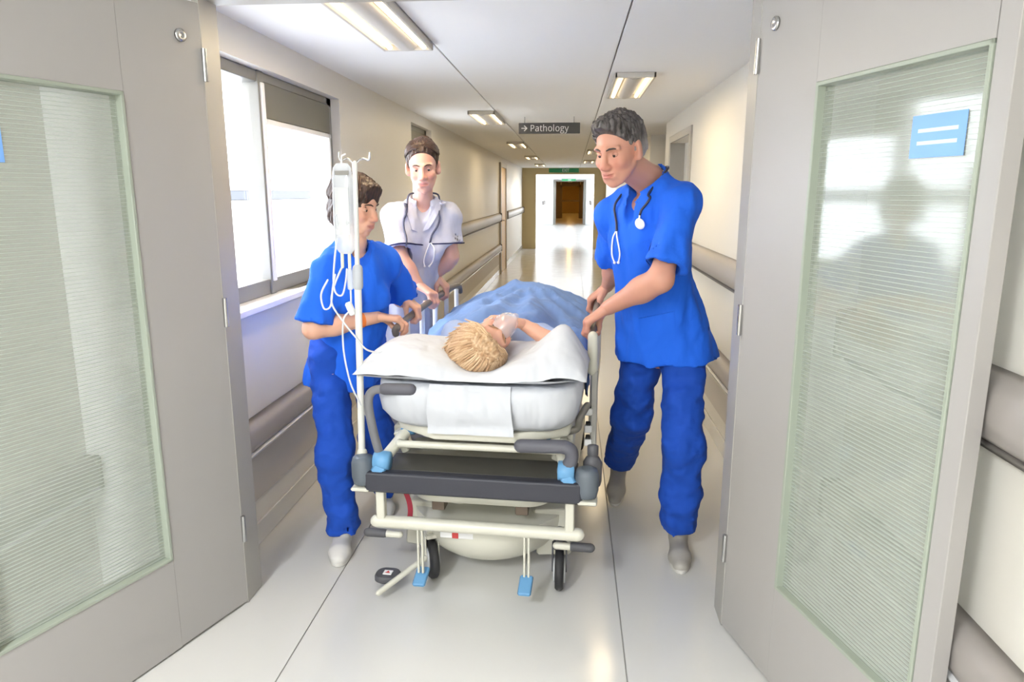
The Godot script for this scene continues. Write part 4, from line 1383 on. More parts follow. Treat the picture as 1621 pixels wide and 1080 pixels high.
# head in its own axes (origin between the ears, y to the crown, z out of the face), added to the body's mesh
func head(g: Geo, xf: Transform3D, neck: Vector3, skin: Color, male: bool) -> void:
	var f := Fld.new(Vector3(-0.104, -0.2, -0.135), Vector3(0.104, 0.15, 0.15), 0.0032, 0.0055)
	f.ell(Vector3(0, 0.036, -0.016), Vector3(0.072, 0.082, 0.094))
	f.ell(Vector3(0, -0.02, 0.03), Vector3(0.06, 0.08, 0.055))
	f.ell(Vector3(0, -0.072, 0.034), Vector3(0.05 if male else 0.043, 0.034, 0.046))
	f.ell(Vector3(0, -0.098, 0.062), Vector3(0.022 if male else 0.017, 0.018, 0.018))
	for s in [-1, 1]:
		f.ell(Vector3(s * 0.036, -0.027, 0.058), Vector3(0.022, 0.02, 0.022))
		f.cap(Vector3(s * 0.046, -0.05, 0.0), Vector3(s * 0.026, -0.09, 0.055), 0.016, 0.013)
		f.ell(Vector3(s * 0.077, -0.004, -0.012), Vector3(0.009, 0.03, 0.019), Basis(Vector3.UP, s * 0.35))
		f.ell(Vector3(s * 0.072, -0.028, -0.008), Vector3(0.008, 0.01, 0.01))
		f.cap(Vector3(s * 0.01, 0.021, 0.081), Vector3(s * 0.044, 0.022, 0.068), 0.009 if male else 0.006, 0.008 if male else 0.006)
		f.ell(Vector3(s * 0.012, -0.036, 0.094), Vector3(0.008, 0.007, 0.01))
	f.cap(Vector3(0, 0.01, 0.084), Vector3(0, -0.03, 0.105), 0.007, 0.011 if male else 0.009)
	f.ell(Vector3(0, -0.062, 0.07), Vector3(0.03, 0.022, 0.018))
	f.cap(Vector3(-0.017, -0.0605, 0.081), Vector3(0.0, -0.059, 0.0845), 0.0045, 0.0052)
	f.cap(Vector3(0.017, -0.0605, 0.081), Vector3(0.0, -0.059, 0.0845), 0.0045, 0.0052)
	f.cap(Vector3(-0.013, -0.0715, 0.081), Vector3(0.013, -0.0715, 0.081), 0.006, 0.006)
	var nk := xf.affine_inverse() * neck
	f.cap(Vector3(0, -0.055, -0.022), Vector3(0, -0.055, -0.022).lerp(nk, 0.9), 0.052 if male else 0.044, 0.057 if male else 0.046)
	f.done()
	for s in [-1, 1]:
		f.dent(Vector3(s * 0.031, 0.004, 0.084), 0.0115, 0.0155)
		f.dent(Vector3(s * 0.08, -0.002, 0.0), 0.003, 0.012)
	for k in 9:
		var x := -0.022 + 0.0055 * k
		f.dent(Vector3(x, -0.0658 + 6.0 * x * x, 0.0905 - 9.0 * x * x), 0.0042, 0.0042)
	f.dent(Vector3(0, -0.084, 0.088), 0.003, 0.009)
	var lip := mixc(skin, lin(178, 92, 92), 0.55)
	var flush := mixc(skin, lin(214, 120, 104), 0.35)
	f.mesh(g, func(p: Vector3) -> Color:
		var c := skin
		c = mixc(c, flush, exp(-(pow((absf(p.x) - 0.036) / 0.022, 2.0) + pow((p.y + 0.03) / 0.022, 2.0))) * (1.0 if p.z > 0.04 else 0.0))
		c = mixc(c, flush, exp(-(pow(p.x / 0.014, 2.0) + pow((p.y + 0.03) / 0.014, 2.0))) * (1.0 if p.z > 0.09 else 0.0))
		if p.z > 0.07: c = mixc(c, lip, 1.3 * exp(-(pow(p.x / 0.021, 4.0) + pow((p.y + 0.0655) / (0.0115 - 0.2 * absf(p.x)), 4.0))))
		return c, xf)

func face_bits(root: Node3D, xf: Transform3D, brow: Color, open: float) -> void:
	for s in [-1, 1]:
		var g := Geo.new()
		g.lathe(ball(0.0108), Vector3(s * 0.03, 0.003, 0.0655), Basis(Vector3.RIGHT, PI / 2), 16, lin(232, 228, 222))
		g.lathe([[0.0005, 0.0], [0.0055, 0.0006], [0.0055, 0.001], [0.0005, 0.0014]], Vector3(s * 0.03, 0.0015 - 0.003 * (1.0 - open), 0.0756), Basis(Vector3.RIGHT, PI / 2 + 0.1), 12, lin(54, 40, 34))
		var w := Geo.new(); w.merge(g, xf)
		part(root, "eye", w, hair_mat(), true)
		g = Geo.new()
		g.tube([Vector3(s * 0.013, 0.0215, 0.0915), Vector3(s * 0.024, 0.026, 0.0885), Vector3(s * 0.036, 0.0255, 0.0815), Vector3(s * 0.047, 0.02, 0.07)], [0.0022, 0.0034, 0.003, 0.0012], 8, true, brow)
		w = Geo.new(); w.merge(g, xf)
		part(root, "eyebrow", w, hair_mat(), true)

func ball(r: float) -> Array:
	var o := []
	for k in 11:
		var a := PI * (k / 10.0) - PI / 2
		o.append([maxf(cos(a) * r, 0.0003), sin(a) * r])
	return o

func eyelids(g: Geo, xf: Transform3D, skin: Color, open: float) -> void:
	for s in [-1, 1]:
		var h := Geo.new()
		var c := Vector3(s * 0.03, 0.003, 0.0655)
		h.sheet(10, 6, func(a: float, b: float) -> Vector3:
			var az := lerpf(-1.5, 1.5, a)
			var q := pow(2.0 * a - 1.0, 2.0)
			var el := lerpf(1.3, lerpf(lerpf(-0.5, 0.32, open), -0.3, q), b)
			return c + Vector3(sin(az) * cos(el), sin(el), cos(az) * cos(el)) * 0.0118, 0.0, skin)
		h.sheet(10, 4, func(a: float, b: float) -> Vector3:
			var az := lerpf(-1.5, 1.5, a)
			var el := lerpf(lerpf(-0.5, -0.28, pow(2.0 * a - 1.0, 2.0)), -1.3, b)
			return c + Vector3(sin(az) * cos(el), sin(el), cos(az) * cos(el)) * 0.0115, 0.0, skin)
		g.merge(h, xf)

# five fingers and a thumb; d: wrist to knuckles, p: the way the palm faces, th: the thumb's side
func hand(g: Geo, w: Vector3, d: Vector3, p: Vector3, th: Vector3, curl: float, skin: Color, s := 1.0) -> void:
	d = d.normalized()
	p = (p - d * p.dot(d)).normalized()
	var sd := th.dot(d.cross(p))
	th = d.cross(p) * signf(sd)
	var c := w + d * 0.075 * s
	var e := Vector3(0.135, 0.135, 0.135) * s
	var f := Fld.new(c - e, c + e, 0.0042, 0.004)
	var kn := []
	for j in 4:
		var off: float = [0.031, 0.011, -0.01, -0.029][j]
		var k0: Vector3 = w + (d * [0.088, 0.092, 0.088, 0.08][j] + th * off) * s
		kn.append(k0)
		f.cap(w + th * off * 0.5 * s + d * 0.008 * s, k0, 0.0165 * s, 0.0115 * s)
	f.cap(w - d * 0.05 * s, w + d * 0.01 * s, 0.0255 * s, 0.0225 * s, p, 0.8)
	for j in 4:
		var a := 0.0
		var q: Vector3 = kn[j]
		var ln: Array = [[0.041, 0.024, 0.019], [0.045, 0.028, 0.02], [0.042, 0.026, 0.02], [0.033, 0.02, 0.018]][j]
		var bend := [0.75, 1.05, 0.75]
		for k in 3:
			a += bend[k] * curl * (1.0 + 0.06 * j)
			var dd := d * cos(a) + p * sin(a) + th * (0.05 - 0.035 * j) * (1.0 - 0.5 * curl)
			var q2: Vector3 = q + dd.normalized() * ln[k] * s
			f.cap(q, q2, (0.0095 - 0.0009 * k) * s, (0.0087 - 0.0009 * k) * s)
			q = q2
	var t0 := w + (d * 0.02 + th * 0.022 + p * 0.006) * s
	var t1 := t0 + (d * 0.032 + th * 0.026 + p * 0.018).normalized() * 0.042 * s
	var t2 := t1 + (d * 0.8 + th * (0.25 - 0.3 * curl) + p * (0.3 + 0.6 * curl)).normalized() * 0.032 * s
	var t3 := t2 + (d * 0.75 - th * 0.35 * curl + p * (0.3 + 0.7 * curl)).normalized() * 0.026 * s
	f.cap(t0, t1, 0.0165 * s, 0.0115 * s)
	f.cap(t1, t2, 0.0112 * s, 0.0098 * s)
	f.cap(t2, t3, 0.0098 * s, 0.0085 * s)
	f.done()
	var red := mixc(skin, lin(210, 110, 96), 0.22)
	f.mesh(g, func(q: Vector3) -> Color: return mixc(skin, red, ((q - w).dot(d) - 0.07) * 12.0))

func span(pts: Array, m: float) -> Array:
	var lo: Vector3 = pts[0]
	var hi: Vector3 = pts[0]
	for p in pts:
		lo = Vector3(minf(lo.x, p.x), minf(lo.y, p.y), minf(lo.z, p.z))
		hi = Vector3(maxf(hi.x, p.x), maxf(hi.y, p.y), maxf(hi.z, p.z))
	return [lo - Vector3(m, m, m), hi + Vector3(m, m, m)]

func shoe(root: Node3D, ank: Vector3, heel: Vector3, toe: Vector3, m: Material, sole: Material) -> void:
	var d := (toe - heel).normalized()
	var side := d.cross(Vector3.UP).normalized()
	var up := side.cross(d).normalized()
	var b := span([ank, heel, toe], 0.08)
	var f := Fld.new(b[0], b[1], 0.006, 0.01)
	var h0 := heel + up * 0.045 + d * 0.035
	var ballp := heel.lerp(toe, 0.66) + up * 0.03
	f.cap(h0, ballp, 0.036, 0.042, up, 0.9, heel + up * 0.012, -up)
	f.cap(ballp, toe + up * 0.026 - d * 0.035, 0.042, 0.032, up, 0.8, heel + up * 0.012, -up)
	f.cap(h0 + up * 0.02, ank, 0.037, 0.038)
	f.done()
	f.carve(ank, ank + up * 0.08, 0.032, 0.034)
	var g := Geo.new()
	f.mesh(g)
	var o := part(root, "shoe", g, m, true)
	g = Geo.new()
	var rings := []
	for k in [[0.0, 0.96], [0.004, 1.0], [0.018, 1.0], [0.021, 0.97]]:
		var r := PackedVector3Array()
		for j in 28:
			var a := TAU * j / 28
			var l := cos(a) * 0.5 + 0.5
			var w: float = sin(a) * (0.034 + 0.012 * smoothstep(0.3, 0.7, l)) * k[1]
			r.append(heel - root.position + d * (l * (toe - heel).length() * k[1]) + side * w + up * k[0])
		rings.append(r)
	g.loft(rings)
	part(o, "sole", g, sole)

# builds body, clothes and shoes from joints; returns the fields that other things are laid on
func person(label: String, J: Dictionary, o: Dictionary) -> Dictionary:
	var skin: Color = o.skin
	var root := thing("person", label, "person", o.at)
	var pel: Vector3 = (J.hipL + J.hipR) * 0.5
	var ms: Vector3 = (J.shL + J.shR) * 0.5
	var sp := (ms - pel).normalized()
	var fc: Vector3 = (o.fc - sp * o.fc.dot(sp)).normalized()
	var g: float = o.girth
	var C := ms.lerp(pel, 0.3)
	var W := ms.lerp(pel, 0.62)
	var xf: Transform3D = o.head
	var male: bool = o.get("male", false)
	# --- body: one surface from neck to ankles, then head and hands on finer grids
	var pts := [J.nb, J.shL, J.shR, J.elL, J.elR, J.wrL, J.wrR, J.hipL, J.hipR, J.knL, J.knR, J.ankL, J.ankR, xf.origin]
	var b := span(pts, 0.13)
	var f := Fld.new(b[0], b[1], 0.0115, 0.011)
	f.cap(J.nb, xf * Vector3(0, -0.06, -0.022), 0.056 * g if male else 0.047, 0.05 if male else 0.042)
	f.cap(J.shL - sp * 0.015, J.shR - sp * 0.015, 0.044 * g, 0.044 * g)
	f.cap(C, W, 0.13 * g, 0.112 * g, fc, 0.72)
	f.cap(W, pel, 0.112 * g, 0.118 * g, fc, 0.78)
	f.cap(J.hipL, J.hipR, 0.09 * g, 0.09 * g)
	for s in ["L", "R"]:
		f.cap((J["sh" + s] as Vector3) - sp * 0.012, J["el" + s], 0.042 * g, 0.038 * g)
		f.cap(J["el" + s], (J["el" + s] as Vector3).lerp(J["wr" + s], 0.35), 0.04 * g, 0.041 * g)
		f.cap((J["el" + s] as Vector3).lerp(J["wr" + s], 0.3), J["wr" + s], 0.041 * g, 0.0265 * g)
		f.cap(J["hip" + s], J["kn" + s], 0.078 * g, 0.052 * g)
		f.cap(J["kn" + s], J["ank" + s], 0.052 * g, 0.034 * g)
	f.done()
	var bg := Geo.new()
	f.mesh(bg, func(_p: Vector3) -> Color: return skin)
	head(bg, xf, J.nb, skin, male)
	eyelids(bg, xf, mixc(skin, lin(170, 100, 90), 0.2), o.get("open", 0.3))
	for h in o.hands:
		hand(bg, h[0], h[1], h[2], h[3], h[4], skin, o.get("hs", 1.0))
	part(root, "body", bg, skin_mat(), true)
	face_bits(root, xf, o.brow, o.get("open", 0.3))
	# --- tunic
	var hem: float = o.hem
	var hp := pel - sp * hem
	var hn := (-sp).lerp(Vector3.DOWN, 0.6).normalized()
	b = span([J.nb, J.shL, J.shR, J.elL, J.elR, hp, hp + fc * 0.1, hp - fc * 0.1], 0.24)
	var tf := Fld.new(b[0], b[1], 0.0095, 0.016)
	tf.cap(J.shL - sp * 0.02, J.shR - sp * 0.02, 0.056 * g, 0.056 * g)
	for s in ["L", "R"]: tf.cap((J.nb as Vector3) - sp * 0.01, (J["sh" + s] as Vector3) - sp * 0.012, 0.056 * g, 0.046 * g)
	tf.cap(C + sp * 0.02, W, 0.152 * g, 0.148 * g, fc, 0.8)
	if not male:
		for s in [-1.0, 1.0]:
			var side: Vector3 = (J.shL - J.shR).normalized()
			tf.ell(C - sp * 0.0 + fc * 0.085 * g + side * s * 0.07 * g, Vector3(0.062, 0.06, 0.05))
	tf.cap(W, hp - sp * 0.05, 0.148 * g, o.flare, fc, 0.8, hp, hn)
	tf.cap(ms.lerp(J.nb, 0.4), ms - sp * 0.03, 0.07 * g, 0.1 * g, fc, 0.8)
	var sl: float = o.sleeve
	for s in ["L", "R"]:
		var a: Vector3 = J["sh" + s]
		var e: Vector3 = J["el" + s]
		var d := (e - a).normalized()
		tf.cap(a - sp * 0.02, e, 0.044 * g, 0.087 * g, Vector3.ZERO, 1.0, a.lerp(e, sl), d)
	tf.done()
	var fold := FastNoiseLite.new()
	fold.seed = int(o.seed)
	fold.frequency = 1.0
	fold.fractal_octaves = 2
	tf.rough(fold, 0.02, Vector3(7.0, 2.6, 7.0))
	tf.rough(fold, 0.0035, Vector3(19.0, 9.0, 19.0))
	for s in ["L", "R"]:
		var a: Vector3 = J["sh" + s]
		var e: Vector3 = J["el" + s]
		tf.carve(a.lerp(e, sl - 0.12), e, 0.046 * g, 0.064 * g)
	var hd: Vector3 = (xf.origin - J.nb).normalized()
	tf.carve(J.nb - hd * 0.01, J.nb + hd * 0.12, 0.058 * g if male else 0.052, 0.085)
	var vp := (J.nb as Vector3).lerp(C, o.vdeep) + fc * 0.155 * g
	tf.carve(J.nb + fc * 0.05, vp, o.get("vwide", 0.045), 0.008)
	if o.get("thighs", false): tf.carve(pel - sp * (hem + 0.1), hp + sp * 0.03, 0.12 * g, 0.1 * g)
	var tg := Geo.new()
	tf.mesh(tg)
	var tun := part(root, o.get("top", "scrub_top"), tg, o.cloth, true)
	if o.has("legs"):
		b = span([pel, J.hipL, J.hipR, J.knL, J.knR, J.ankL, J.ankR], 0.17)
		var lf := Fld.new(b[0], b[1], 0.0115, 0.013)
		lf.cap(J.hipL + sp * 0.04, J.hipR + sp * 0.04, 0.088 * g, 0.088 * g, fc, 0.95)
		lf.cap(J.hipL, J.hipR, 0.088 * g, 0.088 * g)
		for s in ["L", "R"]:
			var h: Vector3 = J["hip" + s]; var k: Vector3 = J["kn" + s]; var an: Vector3 = J["ank" + s]
			var dn := (an - k).normalized()
			lf.cap(h, k, 0.084 * g, 0.075 * g)
			lf.cap(k, an, 0.076 * g, 0.07 * g, Vector3.ZERO, 1.0, an + dn * 0.005, dn)
		lf.done()
		lf.rough(fold, 0.02, Vector3(5.0, 7.0, 5.0))
		lf.rough(fold, 0.006, Vector3(16.0, 20.0, 16.0))
		for s in ["L", "R"]:
			var k: Vector3 = J["kn" + s]; var an: Vector3 = J["ank" + s]
			var dn := (an - k).normalized()
			lf.carve(an - dn * 0.03, an + dn * 0.05, 0.042, 0.05)
		var lg := Geo.new()
		lf.mesh(lg)
		part(root, "trousers", lg, o.legs, true)
	for s in ["L", "R"]:
		shoe(root, J["ank" + s], J["heel" + s], J["toe" + s], o.shoe, o.sole)
	return {"root": root, "tunic": tf, "tunic_node": tun, "fc": fc, "sp": sp, "C": C, "W": W, "ms": ms, "pel": pel, "xf": xf, "right": fc.cross(sp).normalized() * -1.0}

# hair: a cap over the skull, cut along the hairline, then strands laid over it
func hair(root: Node3D, xf: Transform3D, called: String, lumps: Array, cutn: Vector3, cutc: float, c0: Color, c1: Color, amp: float, strands: Array, seed_: int, grey := Color(0, 0, 0, 0)) -> void:
	var f := Fld.new(Vector3(-0.15, -0.17, -0.2), Vector3(0.15, 0.19, 0.15), 0.005, 0.007)
	for l in lumps: f.ell(l[0], l[1])
	f.done()
	var nf := FastNoiseLite.new()
	nf.seed = seed_; nf.frequency = 1.0; nf.fractal_octaves = 2
	f.rough(nf, amp, Vector3(55, 14, 55), 0.03)
	if cutn != Vector3.ZERO: f.cut(cutn.normalized() * cutc, cutn.normalized())
	for s in [-1, 1]:
		f.carve(Vector3(0, -0.06, 0.09), Vector3(0, 0.015, 0.12), 0.062, 0.05)
	var g := Geo.new()
	f.mesh(g, func(p: Vector3) -> Color:
		var c := mixc(c0, c1, 0.5 + 0.9 * nf.get_noise_3d(p.x * 90.0, p.y * 16.0, p.z * 90.0))
		if grey.a > 0.0: c = mixc(c, grey, smoothstep(0.045, -0.01, p.y) * 0.9 + 0.25 * nf.get_noise_3d(p.x * 150.0, p.y * 30.0, p.z * 150.0))
		return c, xf)
	var rng := RandomNumberGenerator.new()
	rng.seed = seed_
	for st in strands:
		var h := Geo.new()
		h.tube(st, [0.0015, 0.0042, 0.0042, 0.0036, 0.001].slice(0, st.size()) if st.size() == 5 else 0.003, 5, false, mixc(c0, c1, rng.randf()))
		g.merge(h, xf)
	part(root, called, g, hair_mat(), true)

func strand_fan(n: int, seed_: int, start: Vector3, r: Vector3, c: Vector3, lo: float, hi: float, drop: float) -> Array:
	var rng := RandomNumberGenerator.new()
	rng.seed = seed_
	var out := []
	for i in n:
		var a := deg_to_rad(lerpf(lo, hi, (i + rng.randf()) / n))
		var e := Vector3(sin(a), drop + rng.randf_range(-0.12, 0.12), -cos(a)).normalized()
		var s := (start + Vector3(sin(a) * 0.25, rng.randf_range(-0.1, 0.1), rng.randf_range(-0.1, 0.1))).normalized()
		var p := []
		for k in 5:
			var d := s.slerp(e, k / 4.0)
			p.append(c + d * r * (1.02 + 0.025 * rng.randf()))
		out.append(p)
	return out

func stethoscope(P: Dictionary, called: String, label: String, J: Dictionary, left_drop: float, right_drop: float, tube_c: Color, disc_side: float, disc_drop: float) -> void:
	var fc: Vector3 = P.fc
	var sp: Vector3 = P.sp
	var side: Vector3 = (J.shL - J.shR).normalized()
	var tf: Fld = P.tunic
	var t := thing(called, label, "stethoscope", P.root.position)
	var lay := func(u: float, v: float, lift: float) -> Vector3:      # u across the chest, v below the neck base
		var p: Vector3 = (J.nb as Vector3) + side * u - sp * v
		return tf.hit(p + fc * 0.32, -fc, 0.5) + fc * lift
	var back: Vector3 = (J.nb as Vector3) - fc * 0.075 + sp * 0.02
	var rub := mat("stethoscope_tube_" + called + str(int(tube_c.r * 255)), tube_c, 0.4)
	var steel := mat("steel", Color.WHITE)
	for s in [-1.0, 1.0]:
		var drop: float = left_drop if s > 0.0 else right_drop
		var pts := [back, (J.nb as Vector3) + side * s * 0.072 - fc * 0.03 + sp * 0.025]
		for k in 5:
			var v := lerpf(0.03, drop, k / 4.0)
			pts.append(lay.call(s * (0.078 - 0.01 * k / 4.0 + 0.012 * sin(k * 1.3)), v, 0.0095))
		var g := Geo.new()
		tb(g, bez(pts, 6), 0.0048, 8)
		part(t, "tubing", g, rub, true)
		if s == disc_side:
			var e: Vector3 = lay.call(s * 0.07 - s * 0.01, drop + 0.03, 0.006)
			var gg := Geo.new()
			var bs := Basis(side, fc, side.cross(fc))
			gg.lathe([[0.004, 0.0], [0.02, 0.001], [0.022, 0.005], [0.018, 0.01], [0.01, 0.013], [0.003, 0.014]], e, bs, 20)
			var tun := part(t, "chest_piece", gg, mat("steel_bright", sc(225, 228, 232), 0.22, 0.9), true)
			gg = Geo.new()
			tb(gg, [pts[-1], e + fc * 0.008], 0.0045, 8)
			part(t, "stem", gg, steel, true)
		else:
			var top: Vector3 = pts[-1]
			for q in [-1.0, 1.0]:
				var a: Vector3 = lay.call(s * 0.068 + q * 0.016, drop + 0.03, 0.007)
				var b: Vector3 = lay.call(s * 0.068 + q * 0.022, drop + 0.09, 0.007)
				var c: Vector3 = lay.call(s * 0.068 + q * 0.012, drop + 0.125, 0.01)
				var g2 := Geo.new()
				tb(g2, bez([top, a, b, c], 6), 0.003, 8)
				var et := part(t, "ear_tube", g2, mat("steel_bright", Color.WHITE), true)
				g2 = Geo.new()
				g2.lathe(ball(0.006), c - t.position, Basis(), 12)
				part(et, "ear_tip", g2, mat("white_plastic", Color.WHITE))

func build_people() -> void:
	var blue := cloth("scrub_blue", sc(20, 100, 226), 0.05)
	var blue2 := cloth("scrub_trouser_blue", sc(12, 72, 178), 0.05)
	var white_t := cloth("tunic_white", sc(196, 198, 216), 0.1)
	var shoe_g := mat("shoe_grey", sc(168, 164, 156), 0.5)
	var sole_w := mat("sole_white", sc(206, 204, 198), 0.6)
	build_man(blue, blue2, shoe_g, sole_w)
	build_nurse_blue(blue, blue2, sole_w)
	build_nurse_white(white_t, sole_w)
	build_patient()

func build_man(blue: Material, blue2: Material, shoe_m: Material, sole: Material) -> void:
	var dL := Vector3(-0.8, -0.6, -0.1)
	var pL := Vector3(0.6, -0.8, 0.0)
	var bL := Vector3(0.095, 0.985, -2.76)
	var bR := Vector3(0.125, 1.0, -3.3)
	var wL := bL - dL.normalized() * 0.085 - pL.normalized() * 0.03
	var dR := Vector3(-0.75, -0.62, -0.2)
	var wR := bR - dR.normalized() * 0.085 - pL.normalized() * 0.03
	var J := {"nb": Vector3(0.3, 1.55, -2.855), "shL": Vector3(0.4, 1.487, -2.71), "shR": Vector3(0.155, 1.43, -2.95),
		"elL": Vector3(0.325, 1.195, -2.58), "wrL": wL, "elR": Vector3(0.2, 1.2, -3.12), "wrR": wR,
		"hipL": Vector3(0.465, 0.9, -2.9), "hipR": Vector3(0.315, 0.9, -3.0),
		"knL": Vector3(0.47, 0.52, -2.78), "ankL": Vector3(0.478, 0.1, -2.84), "heelL": Vector3(0.485, 0.0, -2.9), "toeL": Vector3(0.462, 0.0, -2.63),
		"knR": Vector3(0.29, 0.535, -3.06), "ankR": Vector3(0.262, 0.185, -3.4), "heelR": Vector3(0.27, 0.11, -3.46), "toeR": Vector3(0.232, 0.0, -3.24)}
	var xf := facing(Vector3(0.168, 1.655, -2.69), Vector3(-0.55, -0.3, 0.72), Vector3(-0.08, 1.0, 0.1), 1.04)
	var skin := lin(205, 150, 128)
	var P := person("man with short grey hair in bright blue scrubs pushing the right side of the trolley", J, {"at": Vector3(0.38, 0, -2.9), "skin": skin, "fc": Vector3(-0.68, 0, 0.73), "girth": 1.1, "male": true, "head": xf, "brow": lin(70, 60, 56), "open": 0.25,
		"hands": [[wL, dL, pL, Vector3(0, 0, -1), 0.95], [wR, dR, pL, Vector3(0, 0, 1), 0.95]], "hs": 1.08, "hem": 0.07, "flare": 0.238, "sleeve": 0.86, "vdeep": 0.62, "vwide": 0.04, "seed": 3.0,
		"cloth": blue, "legs": blue2, "shoe": shoe_m, "sole": sole})
	hair(P.root, xf, "hair", [[Vector3(0, 0.047, -0.02), Vector3(0.081, 0.085, 0.1)], [Vector3(0, 0.005, -0.055), Vector3(0.07, 0.07, 0.065)], [Vector3(0, 0.098, 0.045), Vector3(0.055, 0.03, 0.045)]], Vector3(0, -0.65, 0.76), 0.004, lin(58, 54, 54), lin(96, 90, 88), 0.012, [], 4, lin(150, 146, 146))
	stethoscope(P, "stethoscope", "stethoscope with dark tubing round the man's neck over his blue scrubs", J, 0.1, 0.14, sc(40, 44, 70), 1.0, 0.1)
	# breast and hip pockets, laid on the cloth
	pocket(P, J, 0.04, 0.2, 0.1, 0.1, blue)
	pocket(P, J, 0.02, 0.5, 0.13, 0.14, blue)

func pocket(P: Dictionary, J: Dictionary, u: float, v: float, w: float, h: float, m: Material) -> void:
	var side: Vector3 = (J.shL - J.shR).normalized()
	var fc: Vector3 = P.fc
	var sp: Vector3 = P.sp
	var tf: Fld = P.tunic
	var g := Geo.new()
	g.sheet(8, 8, func(a: float, b: float) -> Vector3:
		var p: Vector3 = (J.nb as Vector3) + side * (u + w * a) - sp * (v + h * (1.0 - b))
		return tf.hit(p + fc * 0.32, -fc, 0.5) + fc * 0.004, 0.003)
	part(P.tunic_node, "pocket", shifted(g, P.root.position), m)

func shifted(g: Geo, by: Vector3) -> Geo:
	for i in g.v.size(): g.v[i] -= by
	return g

func build_nurse_blue(blue: Material, blue2: Material, sole: Material) -> void:
	var dR := Vector3(0.93, -0.12, -0.3)
	var pR := Vector3(0.1, -1.0, 0.0)
	var wR := Vector3(-0.694, 0.968, -2.81) - dR.normalized() * 0.085 - pR.normalized() * 0.028
	var dL := Vector3(0.75, -0.6, 0.1)
	var pL := Vector3(-0.6, -0.75, 0.0)
	var wL := Vector3(-0.682, 0.985, -3.02) - dL.normalized() * 0.08 - pL.normalized() * 0.028
	var J := {"nb": Vector3(-0.862, 1.305, -2.8), "shL": Vector3(-0.745, 1.232, -2.9), "shR": Vector3(-0.955, 1.232, -2.7),
		"elL": Vector3(-0.745, 1.05, -3.06), "wrL": wL, "elR": Vector3(-0.99, 0.985, -2.62), "wrR": wR,
		"hipL": Vector3(-0.87, 0.83, -2.93), "hipR": Vector3(-1.0, 0.83, -2.81),
		"knL": Vector3(-0.86, 0.45, -2.98), "ankL": Vector3(-0.88, 0.09, -3.16), "heelL": Vector3(-0.9, 0.0, -3.22), "toeL": Vector3(-0.84, 0.0, -3.0),
		"knR": Vector3(-0.955, 0.46, -2.7), "ankR": Vector3(-0.955, 0.09, -2.74), "heelR": Vector3(-0.97, 0.0, -2.79), "toeR": Vector3(-0.925, 0.0, -2.57)}
	var xf := facing(Vector3(-0.848, 1.452, -2.79), Vector3(0.9, -0.24, 0.34), Vector3(0.05, 1.0, 0.05), 0.95)
	var skin := lin(226, 176, 150)
	var P := person("woman with a dark brown bob in blue scrubs at the trolley behind the drip bag", J, {"at": Vector3(-0.92, 0, -2.82), "skin": skin, "fc": Vector3(0.6, 0, 0.8), "girth": 0.92, "head": xf, "brow": lin(60, 42, 34), "open": 0.35,
		"hands": [[wR, dR, pR, Vector3(0, 0, -1), 0.8], [wL, dL, pL, Vector3(0, 0, 1), 0.9]], "hs": 0.92, "hem": 0.12, "flare": 0.185, "sleeve": 0.9, "vdeep": 0.35, "vwide": 0.05, "seed": 11.0,
		"cloth": blue, "legs": blue2, "shoe": mat("shoe_white", sc(214, 212, 208), 0.5), "sole": sole})
	hair(P.root, xf, "hair", [[Vector3(0, 0.045, -0.02), Vector3(0.088, 0.09, 0.106)], [Vector3(0.068, -0.025, -0.025), Vector3(0.03, 0.075, 0.06)], [Vector3(-0.068, -0.025, -0.025), Vector3(0.03, 0.075, 0.06)], [Vector3(0, -0.03, -0.075), Vector3(0.08, 0.075, 0.04)], [Vector3(0, 0.075, 0.055), Vector3(0.06, 0.035, 0.045)]], Vector3(0, -0.12, 1.0), 0.072, lin(42, 29, 25), lin(82, 58, 46), 0.008, strand_fan(150, 5, Vector3(0, 0.98, 0.2), Vector3(0.092, 0.094, 0.112), Vector3(0, 0.04, -0.022), -128, 128, -0.85), 6)
	var g := Geo.new()
	var f0: Vector3 = (J.elR as Vector3).lerp(J.wrR, 0.72)
	var dd: Vector3 = (J.wrR - J.elR as Vector3).normalized()
	var up := dd.cross(Vector3(0, 0, 1)).normalized()
	var rings := []
	for k in [-0.016, -0.012, 0.012, 0.016]:
		var r := PackedVector3Array()
		for j in 24:
			var a := TAU * j / 24
			r.append(f0 + dd * k + (up * cos(a) + dd.cross(up) * sin(a)) * (0.0345 - 0.008 * (k + 0.016) / 0.032 + (0.002 if absf(k) < 0.014 else 0.0)))
		rings.append(r)
	g.loft(rings)
	solo("wristband", g, mat("wristband_orange", sc(240, 128, 50), 0.5), "orange band round the forearm of the woman in blue", "wristband")

